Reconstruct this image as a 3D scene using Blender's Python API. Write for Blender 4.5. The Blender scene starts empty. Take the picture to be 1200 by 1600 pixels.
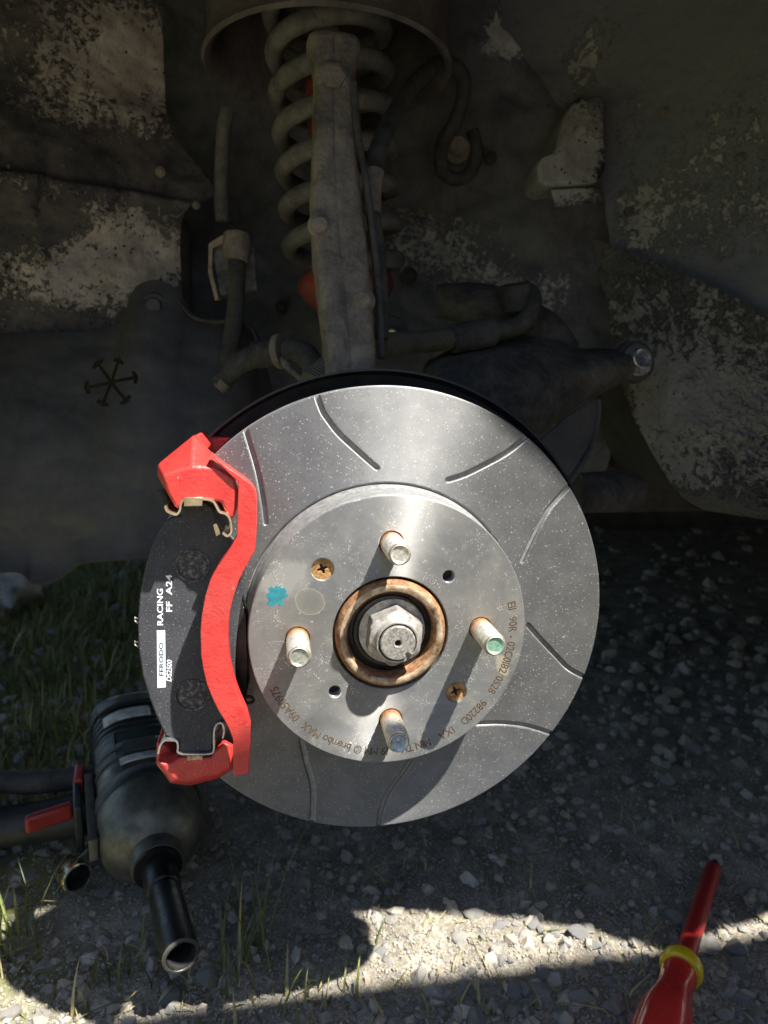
import bpy, bmesh, math, random
import numpy as np
from mathutils import Vector, Matrix, noise as mnoise
R = math.radians
PI = math.pi
scene = bpy.context.scene
col = scene.collection
random.seed(7)
rng = np.random.default_rng(7)

# ------------------------------------------------------------------ camera
CAM = Vector((-0.06016, -0.36515, 0.12885))
CR = Vector((0.98732, -0.15828, 0.01216)).normalized()
CF = Vector((0.15792, 0.97148, -0.17689)).normalized()
CU = CR.cross(CF).normalized()
CR = CF.cross(CU).normalized()
FPX = 1055.3                                     # focal length in pixels of a 1200x1600 picture
cam_d = bpy.data.cameras.new('camera')
cam = bpy.data.objects.new('camera', cam_d)
col.objects.link(cam)
cam.matrix_world = Matrix(((CR.x, CU.x, -CF.x, CAM.x), (CR.y, CU.y, -CF.y, CAM.y),
                           (CR.z, CU.z, -CF.z, CAM.z), (0, 0, 0, 1)))
cam_d.sensor_fit = 'VERTICAL'
cam_d.sensor_height = 36.0
cam_d.sensor_width = 27.0
cam_d.lens = 36.0 * FPX / 1600
cam_d.clip_start = 0.01
cam_d.clip_end = 300
cam_d.dof.use_dof = True
cam_d.dof.focus_distance = 0.38
cam_d.dof.aperture_fstop = 10.0
scene.camera = cam

# ------------------------------------------------------------------ light
SUNV = Vector((0.0274, -0.0257, 0.0655)).normalized()     # towards the sun
world = bpy.data.worlds.new('World')
scene.world = world
world.use_nodes = True
wn = world.node_tree
bg = wn.nodes['Background']
sky = wn.nodes.new('ShaderNodeTexSky')
sky.sky_type = 'NISHITA'
sky.sun_disc = False
sky.sun_elevation = math.asin(SUNV.z)
sky.sun_rotation = math.atan2(SUNV.x, SUNV.y)
wn.links.new(sky.outputs[0], bg.inputs[0])
bg.inputs[1].default_value = 0.065
sun_d = bpy.data.lights.new('sun', 'SUN')
sun_d.energy = 5.0
sun_d.angle = R(0.8)
sun_d.color = (1.0, 0.965, 0.91)
sun = bpy.data.objects.new('sun', sun_d)
col.objects.link(sun)
sun.rotation_euler = SUNV.to_track_quat('Z', 'Y').to_euler()
sun.location = SUNV * 5
scene.view_settings.view_transform = 'Standard'
scene.view_settings.look = 'None'
scene.view_settings.gamma = 1.0
scene.view_settings.use_curve_mapping = False
scene.view_settings.exposure = 1.65

# ------------------------------------------------------------------ helpers
def ray(px, py):
    return CF + CR * ((px - 600) / FPX) - CU * ((py - 800) / FPX)
def at(px, py, Y):
    """point of the place seen at that spot of the photograph, Y metres behind the disc face"""
    d = ray(px, py)
    return CAM + d * ((Y - CAM.y) / d.y)
def atz(px, py, Z):
    d = ray(px, py)
    return CAM + d * ((Z - CAM.z) / d.z)
def dep(P):
    return (Vector(P) - CAM).dot(CF)

WL = {}
def wloc(o):
    return WL.get(o.name, Vector((0, 0, 0))) if o else Vector((0, 0, 0))

def tag(o, label=None, cat=None, group=None, kind=None):
    if label: o['label'] = label
    if cat: o['category'] = cat
    if group: o['group'] = group
    if kind: o['kind'] = kind
    return o

def thing(name, label, cat, loc=(0, 0, 0), group=None):
    o = bpy.data.objects.new(name, None)
    o.empty_display_size = 0.02
    col.objects.link(o)
    o.location = loc
    WL[o.name] = Vector(loc)
    return tag(o, label, cat, group)

class MB:
    """collects world-space shapes, links them as one mesh object"""
    def __init__(self):
        self.v = []; self.f = []
    def add(self, verts, faces):
        b = len(self.v)
        self.v += [tuple(p) for p in verts]
        self.f += [tuple(i + b for i in f) for f in faces]
        return self
    def grid(self, rows, closed=False, cap=False, loop=False):
        n = len(rows); m = len(rows[0])
        verts = [p for r in rows for p in r]
        faces = []
        for i in range(n if loop else n - 1):
            i2 = (i + 1) % n
            for j in range(m if closed else m - 1):
                k = (j + 1) % m
                faces.append((i * m + j, i * m + k, i2 * m + k, i2 * m + j))
        if cap:
            faces.append(tuple(range(m - 1, -1, -1)))
            faces.append(tuple((n - 1) * m + j for j in range(m)))
        return self.add(verts, faces)
    def tube(self, pts, r, seg=14, cap=True, smooth=0, sx=1.0):
        pts = [Vector(p) for p in pts]
        if smooth:
            rr = r if isinstance(r, (list, tuple)) else None
            pts, rr2 = spline(pts, smooth, rr)
            if rr is not None: r = rr2
        rad = r if isinstance(r, (list, tuple)) else [r] * len(pts)
        rows = []
        t0 = (pts[1] - pts[0]).normalized()
        nrm = t0.orthogonal().normalized()
        for i, p in enumerate(pts):
            a = pts[max(i - 1, 0)]; b = pts[min(i + 1, len(pts) - 1)]
            t = (b - a).normalized()
            nrm = (nrm - t * nrm.dot(t)).normalized()
            bn = t.cross(nrm)
            rows.append([p + (nrm * math.cos(2 * PI * k / seg) + bn * math.sin(2 * PI * k / seg) * sx) * rad[i] for k in range(seg)])
        return self.grid(rows, closed=True, cap=cap)
    def lathe(self, prof, M=None, seg=48, cap=True, loop=False):
        """prof: (radius, height) pairs turned round local -Y... height runs along local Y"""
        M = M or Matrix.Identity(4)
        rows = []
        for r, y in prof:
            rows.append([M @ Vector((r * math.cos(2 * PI * k / seg), y, r * math.sin(2 * PI * k / seg))) for k in range(seg)])
        return self.grid(rows, closed=True, cap=cap and not loop, loop=loop)
    def prism(self, top, bottom):
        n = len(top)
        verts = list(top) + list(bottom)
        faces = [tuple(range(n)), tuple(range(2 * n - 1, n - 1, -1))]
        for i in range(n):
            k = (i + 1) % n
            faces.append((i, i + n, k + n, k))
        return self.add(verts, faces)
    def box(self, M, sx, sy, sz):
        v = [M @ Vector((x * sx / 2, y * sy / 2, z * sz / 2)) for x in (-1, 1) for y in (-1, 1) for z in (-1, 1)]
        return self.add(v, [(0, 1, 3, 2), (4, 6, 7, 5), (0, 4, 5, 1), (2, 3, 7, 6), (0, 2, 6, 4), (1, 5, 7, 3)])
    def build(self, name, mat, parent=None, bevel=0, seg=2, angle=40, origin=None, flip=False, **tg):
        me = bpy.data.meshes.new(name)
        off = wloc(parent) if parent else Vector((0, 0, 0))
        V = np.array([tuple(p) for p in self.v], dtype=float)
        if parent is None:
            off = Vector(origin) if origin is not None else Vector(((V[:, 0].min() + V[:, 0].max()) / 2, (V[:, 1].min() + V[:, 1].max()) / 2, V[:, 2].min()))
        V = V - np.array(off)
        me.from_pydata(V.tolist(), [], self.f)
        bm = bmesh.new(); bm.from_mesh(me)
        bmesh.ops.remove_doubles(bm, verts=bm.verts, dist=1e-6)
        bmesh.ops.recalc_face_normals(bm, faces=bm.faces)
        bm.to_mesh(me); bm.free()
        return link(name, me, mat, parent, off, bevel, seg, angle, **tg)

def link(name, me, mat, parent=None, off=Vector((0, 0, 0)), bevel=0, seg=2, angle=40, **tg):
    me.materials.clear()
    me.materials.append(mat)
    for p in me.polygons: p.use_smooth = True
    me.set_sharp_from_angle(angle=R(angle))
    o = bpy.data.objects.new(name, me)
    col.objects.link(o)
    if parent:
        o.parent = parent
        WL[o.name] = wloc(parent)
    else:
        o.location = off
        WL[o.name] = Vector(off)
    if bevel:
        b = o.modifiers.new('bevel', 'BEVEL')
        b.width = bevel; b.segments = seg; b.limit_method = 'ANGLE'; b.angle_limit = R(28)
        b.harden_normals = False
    return tag(o, **tg)

def spline(pts, n, rad=None):
    """Catmull-Rom through pts, n steps per span"""
    P = [Vector(p) for p in pts]
    out = []; ro = []
    for i in range(len(P) - 1):
        p0 = P[max(i - 1, 0)]; p1 = P[i]; p2 = P[i + 1]; p3 = P[min(i + 2, len(P) - 1)]
        for k in range(n):
            t = k / n
            out.append(0.5 * ((2 * p1) + (p2 - p0) * t + (2 * p0 - 5 * p1 + 4 * p2 - p3) * t * t + (3 * p1 - p0 - 3 * p2 + p3) * t ** 3))
            if rad: ro.append(rad[i] * (1 - t) + rad[i + 1] * t)
    out.append(P[-1])
    if rad: ro.append(rad[-1])
    return out, ro

def resample(pts, n):
    P, _ = spline(pts, 8)
    d = [0.0]
    for i in range(1, len(P)): d.append(d[-1] + (P[i] - P[i - 1]).length)
    out = []; j = 0
    for k in range(n):
        s = d[-1] * k / (n - 1)
        while j < len(P) - 2 and d[j + 1] < s: j += 1
        t = (s - d[j]) / max(d[j + 1] - d[j], 1e-9)
        out.append(P[j].lerp(P[j + 1], min(max(t, 0), 1)))
    return out

def sheet(A, B, n=60, m=60, amp=0.0, scale=20.0, bulge=(0, 0, 0), lumps=None):
    """surface between two edge lines, with uneven pressed-steel relief along Y"""
    a = resample(A, n); b = resample(B, n)
    rows = []
    bl = Vector(bulge)
    for i in range(n):
        r = []
        for j in range(m):
            s = j / (m - 1)
            p = a[i].lerp(b[i], s) + bl * (4 * s * (1 - s))
            if amp: p = p + Vector((0, 1, 0)) * (amp * mnoise.fractal(p * scale, 0.7, 2.0, 4))
            if lumps: p = p + lumps(p, i / (n - 1), s)
            r.append(p)
        rows.append(r)
    return MB().grid(rows)

def fill_curve(loops, thick, bevel=0.0, res=1):
    """flat plate with holes from closed 2D loops -> mesh verts (x, y, z) and faces"""
    cu = bpy.data.curves.new('tmp', 'CURVE')
    cu.dimensions = '2D'; cu.fill_mode = 'BOTH'
    cu.extrude = thick / 2; cu.bevel_depth = bevel; cu.bevel_resolution = res
    for lp in loops:
        sp = cu.splines.new('POLY'); sp.points.add(len(lp) - 1)
        for q, (x, y) in zip(sp.points, lp): q.co = (x, y, 0, 1)
        sp.use_cyclic_u = True
    return curve_mesh(cu)
def curve_mesh(cu):
    o = bpy.data.objects.new('tmp', cu); col.objects.link(o)
    dg = bpy.context.evaluated_depsgraph_get()
    me = o.evaluated_get(dg).to_mesh()
    v = [tuple(p.co) for p in me.vertices]; f = [tuple(p.vertices) for p in me.polygons]
    o.evaluated_get(dg).to_mesh_clear()
    bpy.data.objects.remove(o); bpy.data.curves.remove(cu)
    return v, f
def plate(loops, Y, thick, bevel=0.0):
    """plate lying in the XZ plane, centred on Y"""
    v, f = fill_curve(loops, thick, bevel)
    return [(x, Y - z, y) for x, y, z in v], f
GL = {}
def glyph(txt, size, extrude, bold=0.0):
    k = (txt, size, extrude, bold)
    if k not in GL:
        cu = bpy.data.curves.new('tmp', 'FONT')
        cu.body = txt; cu.size = size; cu.extrude = extrude; cu.offset = bold; cu.align_x = 'CENTER'; cu.resolution_u = 3
        GL[k] = curve_mesh(cu)
    return GL[k]
def circ(r, n=48, cx=0, cy=0, a0=0.0):
    return [(cx + r * math.cos(a0 + 2 * PI * k / n), cy + r * math.sin(a0 + 2 * PI * k / n)) for k in range(n)]
def frame(origin, yaxis, zhint=(0, 0, 1)):
    """matrix whose local -Y ... local Y runs along yaxis"""
    y = Vector(yaxis).normalized(); z = Vector(zhint)
    x = y.cross(z).normalized(); z = x.cross(y).normalized()
    o = Vector(origin)
    return Matrix(((x.x, y.x, z.x, o.x), (x.y, y.y, z.y, o.y), (x.z, y.z, z.z, o.z), (0, 0, 0, 1)))

# ------------------------------------------------------------------ materials
class N:
    def __init__(self, name):
        self.m = bpy.data.materials.new(name); self.m.use_nodes = True
        self.t = self.m.node_tree; self.p = self.t.nodes['Principled BSDF']
        self.tc = self.t.nodes.new('ShaderNodeTexCoord')
        self.co = self.tc.outputs['Object']
    def node(self, typ, **kw):
        n = self.t.nodes.new(typ)
        for k, v in kw.items(): setattr(n, k, v)
        return n
    def set(self, inp, v):
        if isinstance(v, bpy.types.NodeSocket): self.t.links.new(v, inp)
        else: inp.default_value = v
    def noise(self, scale, detail=4, rough=0.6, co=None, dist=0.0, lac=2.0):
        n = self.node('ShaderNodeTexNoise')
        n.inputs['Scale'].default_value = scale; n.inputs['Detail'].default_value = detail
        n.inputs['Roughness'].default_value = rough; n.inputs['Distortion'].default_value = dist
        self.t.links.new(co or self.co, n.inputs['Vector'])
        return n.outputs['Fac']
    def voro(self, scale, out='Distance', feature='F1', co=None):
        n = self.node('ShaderNodeTexVoronoi', feature=feature)
        n.inputs['Scale'].default_value = scale
        self.t.links.new(co or self.co, n.inputs['Vector'])
        return n.outputs[out]
    def ramp(self, f, stops):
        n = self.node('ShaderNodeValToRGB')
        e = n.color_ramp.elements
        while len(e) < len(stops): e.new(0.5)
        for k, (p, c) in zip(e, stops):
            k.position = p
            if isinstance(c, (int, float)): c = (c, c, c)
            k.color = (*c[:3], 1)
        self.t.links.new(f, n.inputs[0])
        return n.outputs[0]
    def math(self, op, a, b=0.0, c=None):
        n = self.node('ShaderNodeMath', operation=op)
        self.set(n.inputs[0], a); self.set(n.inputs[1], b)
        if c is not None: self.set(n.inputs[2], c)
        return n.outputs[0]
    def mix(self, f, a, b):
        n = self.node('ShaderNodeMix', data_type='RGBA')
        self.set(n.inputs[0], f)
        for i, v in ((6, a), (7, b)):
            if isinstance(v, (tuple, list)): v = (*v[:3], 1)
            self.set(n.inputs[i], v)
        return n.outputs[2]
    def bump(self, h, dist, strength=1.0, normal=None):
        n = self.node('ShaderNodeBump')
        n.inputs['Distance'].default_value = dist; n.inputs['Strength'].default_value = strength
        self.set(n.inputs['Height'], h)
        if normal is not None: self.t.links.new(normal, n.inputs['Normal'])
        return n.outputs[0]
    def out(self, color=None, rough=None, metal=None, normal=None, **kw):
        for k, v in (('Base Color', color), ('Roughness', rough), ('Metallic', metal), ('Normal', normal)):
            if v is None: continue
            if isinstance(v, tuple): v = (*v[:3], 1)
            self.set(self.p.inputs[k], v)
        for k, v in kw.items(): self.set(self.p.inputs[k.replace('_', ' ')], v)
        return self.m
    def pos(self):
        g = self.node('ShaderNodeNewGeometry'); return g.outputs['Position']
    def sep(self, v):
        s = self.node('ShaderNodeSeparateXYZ'); self.t.links.new(v, s.inputs[0]); return s.outputs

def simple(name, c1, c2, scale, rough, metal=0.0, bump=0.0, bscale=None, detail=5, lo=0.35, hi=0.65, **kw):
    n = N(name)
    f = n.noise(scale, detail)
    c = n.ramp(f, [(lo, c1), (hi, c2)])
    nm = n.bump(n.noise(bscale or scale * 3, 5), bump) if bump else None
    r = n.ramp(n.noise(scale * 2.3, 4), [(0.3, max(rough - 0.12, 0.02)), (0.7, min(rough + 0.12, 1))])
    return n.out(c, r, metal, nm, **kw)

# brake disc coating: dull zinc-grey with bright and dark flakes
n = N('disc_coating')
fl = n.voro(2600, 'Color')
flr = n.math('MAXIMUM', n.sep(fl)[0], 0.0)
spk = n.math('GREATER_THAN', flr, 0.990)
dk = n.math('LESS_THAN', flr, 0.05)
b0 = n.ramp(n.noise(60, 5), [(0.3, (0.20, 0.20, 0.198)), (0.7, (0.27, 0.27, 0.264))])
b1 = n.mix(n.math('MULTIPLY', dk, 0.6), b0, (0.10, 0.10, 0.10))
b2 = n.mix(spk, b1, (0.62, 0.60, 0.55))
nm = n.bump(n.noise(2600, 3), 0.0002, 0.7)
tg = n.node('ShaderNodeTangent', direction_type='RADIAL', axis='Y')
M_DISC = n.out(b2, n.ramp(spk, [(0, 0.56), (1, 0.35)]), n.ramp(spk, [(0, 0.70), (1, 0.2)]), nm, Anisotropic=0.9, Tangent=tg.outputs[0], Anisotropic_Rotation=0.25)

# hat: fine-turned steel with smudges, dried marks and a little staining
n = N('turned_steel')
xyz = n.sep(n.co)
rad = n.math('SQRT', n.math('ADD', n.math('POWER', xyz[0], 2.0), n.math('POWER', xyz[2], 2.0)))
cmb = n.node('ShaderNodeCombineXYZ'); n.t.links.new(rad, cmb.inputs[0])
rings = n.noise(2600, 3, co=cmb.outputs[0])
sm = n.noise(34, 6, 0.65, dist=1.2)
c = n.ramp(sm, [(0.25, (0.19, 0.19, 0.186)), (0.5, (0.265, 0.264, 0.254)), (0.75, (0.36, 0.348, 0.312))])
c = n.mix(n.ramp(n.noise(90, 6, 0.7), [(0.58, 0.0), (0.75, 0.35)]), c, (0.62, 0.56, 0.40))
c = n.mix(n.ramp(n.noise(420, 4, 0.7), [(0.62, 0.0), (0.70, 0.6)]), c, (0.75, 0.74, 0.70))
c = n.mix(n.math('MULTIPLY', n.ramp(n.noise(1300, 2, 0.5), [(0.60, 0.0), (0.66, 0.9)]), n.ramp(n.noise(75, 3), [(0.52, 0.0), (0.66, 1.0)])), c, (0.82, 0.81, 0.78))
scr_ = n.node('ShaderNodeMapping'); scr_.inputs['Rotation'].default_value = (0, 0.7, 0); scr_.inputs['Scale'].default_value = (40, 1, 900)
n.t.links.new(n.co, scr_.inputs[0])
c = n.mix(n.math('MULTIPLY', n.ramp(n.noise(1.0, 3, 0.6, co=scr_.outputs[0]), [(0.66, 0.0), (0.70, 0.7)]), n.ramp(n.noise(60, 3), [(0.5, 0.0), (0.6, 1.0)])), c, (0.78, 0.76, 0.70))
# thumb print left in dried fluid
def spot(n, px, py, rx, rz, ang=0.0):
    P = at(px, py, -0.0236)
    dx = n.math('SUBTRACT', xyz[0], P.x); dz = n.math('SUBTRACT', xyz[2], P.z)
    ca, sa = math.cos(ang), math.sin(ang)
    u = n.math('ADD', n.math('MULTIPLY', dx, ca / rx), n.math('MULTIPLY', dz, sa / rx))
    v = n.math('ADD', n.math('MULTIPLY', dx, -sa / rz), n.math('MULTIPLY', dz, ca / rz))
    return n.math('SQRT', n.math('ADD', n.math('POWER', u, 2.0), n.math('POWER', v, 2.0)))
d = spot(n, 484, 940, 0.0080, 0.0070, -0.6)
d = n.math('ADD', d, n.math('MULTIPLY', n.math('SUBTRACT', n.noise(220, 3), 0.5), 0.25))
c = n.mix(n.ramp(d, [(0.50, 0.2), (0.95, 0.55), (1.15, 0.0)]), c, (0.33, 0.315, 0.25))
c = n.mix(n.ramp(d, [(0.93, 0.0), (0.99, 0.55), (1.04, 0.0)]), c, (0.72, 0.70, 0.62))
d2 = spot(n, 784, 1040, 0.0040, 0.0085, 0.3)
d2 = n.math('ADD', d2, n.math('MULTIPLY', n.math('SUBTRACT', n.noise(260, 4), 0.5), 0.9))
c = n.mix(n.ramp(d2, [(0.7, 0.55), (1.05, 0.0)]), c, (0.66, 0.60, 0.42))
d3 = spot(n, 445, 905, 0.018, 0.012, 0.5)
d3 = n.math('ADD', d3, n.math('MULTIPLY', n.math('SUBTRACT', n.noise(170, 4), 0.5), 1.1))
c = n.mix(n.ramp(d3, [(0.5, 0.4), (1.1, 0.0)]), c, (0.68, 0.66, 0.60))
nm = n.bump(rings, 0.00006, 0.5)
tg = n.node('ShaderNodeTangent', direction_type='RADIAL', axis='Y')
M_HAT = n.out(c, n.ramp(sm, [(0.3, 0.52), (0.7, 0.64)]), 0.55, nm, Anisotropic=0.90, Tangent=tg.outputs[0], Anisotropic_Rotation=0.25)
M_HATSIDE = simple('hat_side_steel', (0.28, 0.28, 0.275), (0.42, 0.42, 0.41), 300, 0.5, 0.7, 0.0001, 900)

M_GROOVE = simple('groove_floor', (0.22, 0.22, 0.22), (0.34, 0.34, 0.33), 200, 0.5, 0.5)
M_ETCH = simple('etched_brown', (0.04, 0.028, 0.016), (0.18, 0.12, 0.065), 1200, 0.6, 0.3)
M_TEAL = simple('teal_paint_dab', (0.012, 0.13, 0.16), (0.03, 0.22, 0.26), 300, 0.5)
n = N('rust')
f = n.noise(260, 6, 0.7)
c = n.ramp(f, [(0.25, (0.05, 0.025, 0.014)), (0.5, (0.24, 0.115, 0.05)), (0.75, (0.46, 0.28, 0.15))])
M_RUST = n.out(c, 0.8, 0.15, n.bump(n.noise(700, 5), 0.0004))
n = N('machined_hub_rim')
f = n.noise(110, 7, 0.75)
c = n.ramp(f, [(0.36, (0.12, 0.065, 0.035)), (0.5, (0.40, 0.29, 0.18)), (0.64, (0.64, 0.55, 0.41))])
M_HUBRIM = n.out(c, 0.5, 0.45, n.bump(n.noise(900, 4), 0.00015))
M_SEAL = simple('oily_black_seal', (0.008, 0.007, 0.007), (0.03, 0.024, 0.02), 240, 0.42, 0.0, 0.0003, 600)
n = N('dusty_nut_steel')
f = n.noise(170, 6, 0.7)
c = n.ramp(f, [(0.3, (0.15, 0.13, 0.11)), (0.5, (0.38, 0.355, 0.315)), (0.7, (0.56, 0.54, 0.49))])
M_NUT = n.out(c, 0.48, 0.55, n.bump(n.noise(800, 4), 0.0002))
M_AXLE = simple('grainy_axle_steel', (0.16, 0.145, 0.13), (0.48, 0.45, 0.40), 900, 0.55, 0.5, 0.0004, 1600)
# stud: rust at the root, dirty zinc further out
n = N('stud_steel')
xyz = n.sep(n.co)
f = n.noise(420, 5, 0.65)
zinc = n.ramp(f, [(0.3, (0.30, 0.26, 0.20)), (0.55, (0.56, 0.52, 0.44)), (0.75, (0.70, 0.68, 0.62))])
rst = n.ramp(f, [(0.3, (0.28, 0.10, 0.03)), (0.7, (0.62, 0.36, 0.18))])
k = n.math('ADD', n.math('MULTIPLY', n.math('ADD', xyz[1], 0.0), 1.0), n.math('MULTIPLY', n.math('SUBTRACT', f, 0.5), 0.014))
wv = n.node('ShaderNodeTexWave', wave_type='BANDS', bands_direction='Y')
wv.inputs['Scale'].default_value = 175; wv.inputs['Distortion'].default_value = 0.6
n.t.links.new(n.co, wv.inputs['Vector'])
zinc = n.mix(n.ramp(wv.outputs['Fac'], [(0.15, 0.75), (0.55, 0.0)]), zinc, (0.12, 0.09, 0.065))
M_STUD = n.out(n.mix(n.ramp(n.math('ADD', n.math('MULTIPLY', k, 50.0), 0.72), [(0.0, 0.0), (0.34, 0.12), (0.6, 1.0)]), zinc, rst), 0.45, 0.6, n.bump(f, 0.0002))
def tip(name, c1, c2): return simple(name, c1, c2, 500, 0.35, 0.6, 0.0002, 700)
M_TIPS = [tip('stud_tip_pale', (0.42, 0.40, 0.36), (0.72, 0.68, 0.60)), tip('stud_tip_green', (0.16, 0.46, 0.30), (0.50, 0.70, 0.54)),
          tip('stud_tip_blue', (0.18, 0.26, 0.38), (0.46, 0.55, 0.64)), tip('stud_tip_grey', (0.26, 0.28, 0.24), (0.56, 0.56, 0.50))]
n = N('rusty_screw')
f = n.noise(300, 6, 0.7)
M_SCREW = n.out(n.ramp(f, [(0.25, (0.09, 0.035, 0.012)), (0.5, (0.40, 0.22, 0.08)), (0.75, (0.66, 0.46, 0.22))]), 0.55, 0.35, n.bump(f, 0.0004))
M_HOLE = simple('dark_bore', (0.010, 0.010, 0.010), (0.03, 0.03, 0.03), 200, 0.6)

# red bracket paint, brushed on over cast iron, chipped
n = N('red_caliper_paint')
f = n.noise(120, 5)
c = n.ramp(f, [(0.3, (0.44, 0.026, 0.023)), (0.7, (0.58, 0.048, 0.040))])
chip = n.ramp(n.noise(95, 8, 0.72), [(0.63, 0.0), (0.66, 1.0)])
grime = n.ramp(n.noise(38, 7, 0.7), [(0.5, 0.0), (0.75, 0.55)])
c = n.mix(grime, c, (0.30, 0.075, 0.06))
c = n.mix(n.math('MULTIPLY', chip, 0.75), c, (0.36, 0.27, 0.22))
h = n.math('ADD', n.math('MULTIPLY', n.noise(650, 5), 1.0), n.math('MULTIPLY', n.noise(190, 3), 0.9))
M_RED = n.out(c, n.ramp(n.noise(70, 3), [(0.3, 0.26), (0.7, 0.42)]), 0.0, n.bump(h, 0.00045, 0.8), Specular_IOR_Level=0.55)
n = N('pad_backing_black')
f = n.noise(900, 4, 0.7)
c = n.ramp(n.noise(60, 5), [(0.3, (0.036, 0.037, 0.042)), (0.7, (0.062, 0.063, 0.068))])
c = n.mix(n.ramp(f, [(0.60, 0.0), (0.68, 0.8)]), c, (0.36, 0.36, 0.37))
M_PAD = n.out(c, 0.6, 0.0, n.bump(f, 0.0003), Specular_IOR_Level=0.25)
n = N('friction_compound')
f = n.noise(700, 4, 0.7)
M_FRICT = n.out(n.ramp(f, [(0.3, (0.03, 0.03, 0.03)), (0.7, (0.13, 0.13, 0.13))]), 0.8, 0.0, n.bump(f, 0.0005))
M_SPIG = simple('worn_rivet_steel', (0.035, 0.035, 0.037), (0.24, 0.23, 0.21), 420, 0.6, 0.2, 0.0005, 700, lo=0.48, hi=0.74)
M_CLIP = simple('gold_passivated_clip', (0.50, 0.40, 0.25), (0.74, 0.64, 0.46), 120, 0.3, 0.85)
M_WHITE = simple('white_pad_print', (0.72, 0.75, 0.76), (0.84, 0.86, 0.86), 700, 0.5)
M_LABELBLUE = simple('pale_label_print', (0.64, 0.74, 0.78), (0.74, 0.82, 0.85), 300, 0.5)
M_INK = simple('dark_label_ink', (0.02, 0.024, 0.03), (0.05, 0.05, 0.06), 300, 0.5)

def dirty(name, base, dust, scale=26, amount=(0.45, 0.72), rough=0.85, bump=0.0008, bscale=220, metal=0.0):
    n = N(name)
    f = n.noise(scale, 7, 0.68, dist=0.6)
    fine = n.noise(bscale, 5, 0.65)
    k = n.ramp(n.math('ADD', n.math('MULTIPLY', f, 0.75), n.math('MULTIPLY', fine, 0.25)), [(amount[0], 0.0), (amount[1], 1.0)])
    return n.out(n.mix(k, base, dust), rough, metal, n.bump(fine, bump))
M_IRON = dirty('dusty_cast_iron', (0.06, 0.053, 0.047), (0.21, 0.175, 0.135), 40, (0.36, 0.62), bump=0.0014, bscale=300)
M_SPRING = dirty('dusty_spring', (0.055, 0.055, 0.055), (0.19, 0.175, 0.16), 70, (0.35, 0.7), bump=0.0008, bscale=400)
M_RUBBER = dirty('dusty_rubber', (0.018, 0.018, 0.018), (0.09, 0.085, 0.07), 50, (0.4, 0.75), bump=0.0006, bscale=350)
M_BRAID = None
M_BLACKP = dirty('black_plastic_liner', (0.026, 0.026, 0.027), (0.085, 0.08, 0.068), 14, (0.36, 0.75), 0.6, 0.0005, 160)
M_SHIELD = simple('black_dust_shield', (0.010, 0.010, 0.013), (0.028, 0.028, 0.034), 60, 0.45)
M_DARK = dirty('dark_underbody', (0.030, 0.030, 0.032), (0.095, 0.087, 0.076), 18, (0.4, 0.75))
M_REDSPR = dirty('red_damper_paint', (0.26, 0.025, 0.022), (0.15, 0.075, 0.06), 60, (0.35, 0.65), 0.6)
M_PAINT = simple('dark_blue_body_paint', (0.02, 0.03, 0.05), (0.025, 0.035, 0.06), 10, 0.25, 0.2, Coat_Weight=0.8)
M_BOLT = simple('zinc_bolt', (0.30, 0.30, 0.32), (0.52, 0.52, 0.52), 200, 0.35, 0.85)
M_GOLD = simple('yellow_zinc_bolt', (0.55, 0.42, 0.12), (0.72, 0.60, 0.25), 200, 0.35, 0.7)
# braided rubber hose
n = N('braided_hose')
w = n.node('ShaderNodeTexWave', wave_type='BANDS', bands_direction='DIAGONAL')
w.inputs['Scale'].default_value = 170; w.inputs['Distortion'].default_value = 1.5
n.t.links.new(n.co, w.inputs['Vector'])
k = n.math('MULTIPLY', w.outputs['Fac'], n.noise(60, 4))
M_BRAID = n.out(n.ramp(k, [(0.1, (0.035, 0.032, 0.026)), (0.6, (0.17, 0.15, 0.10))]), 0.9, 0.0, n.bump(w.outputs['Fac'], 0.0006))

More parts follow.
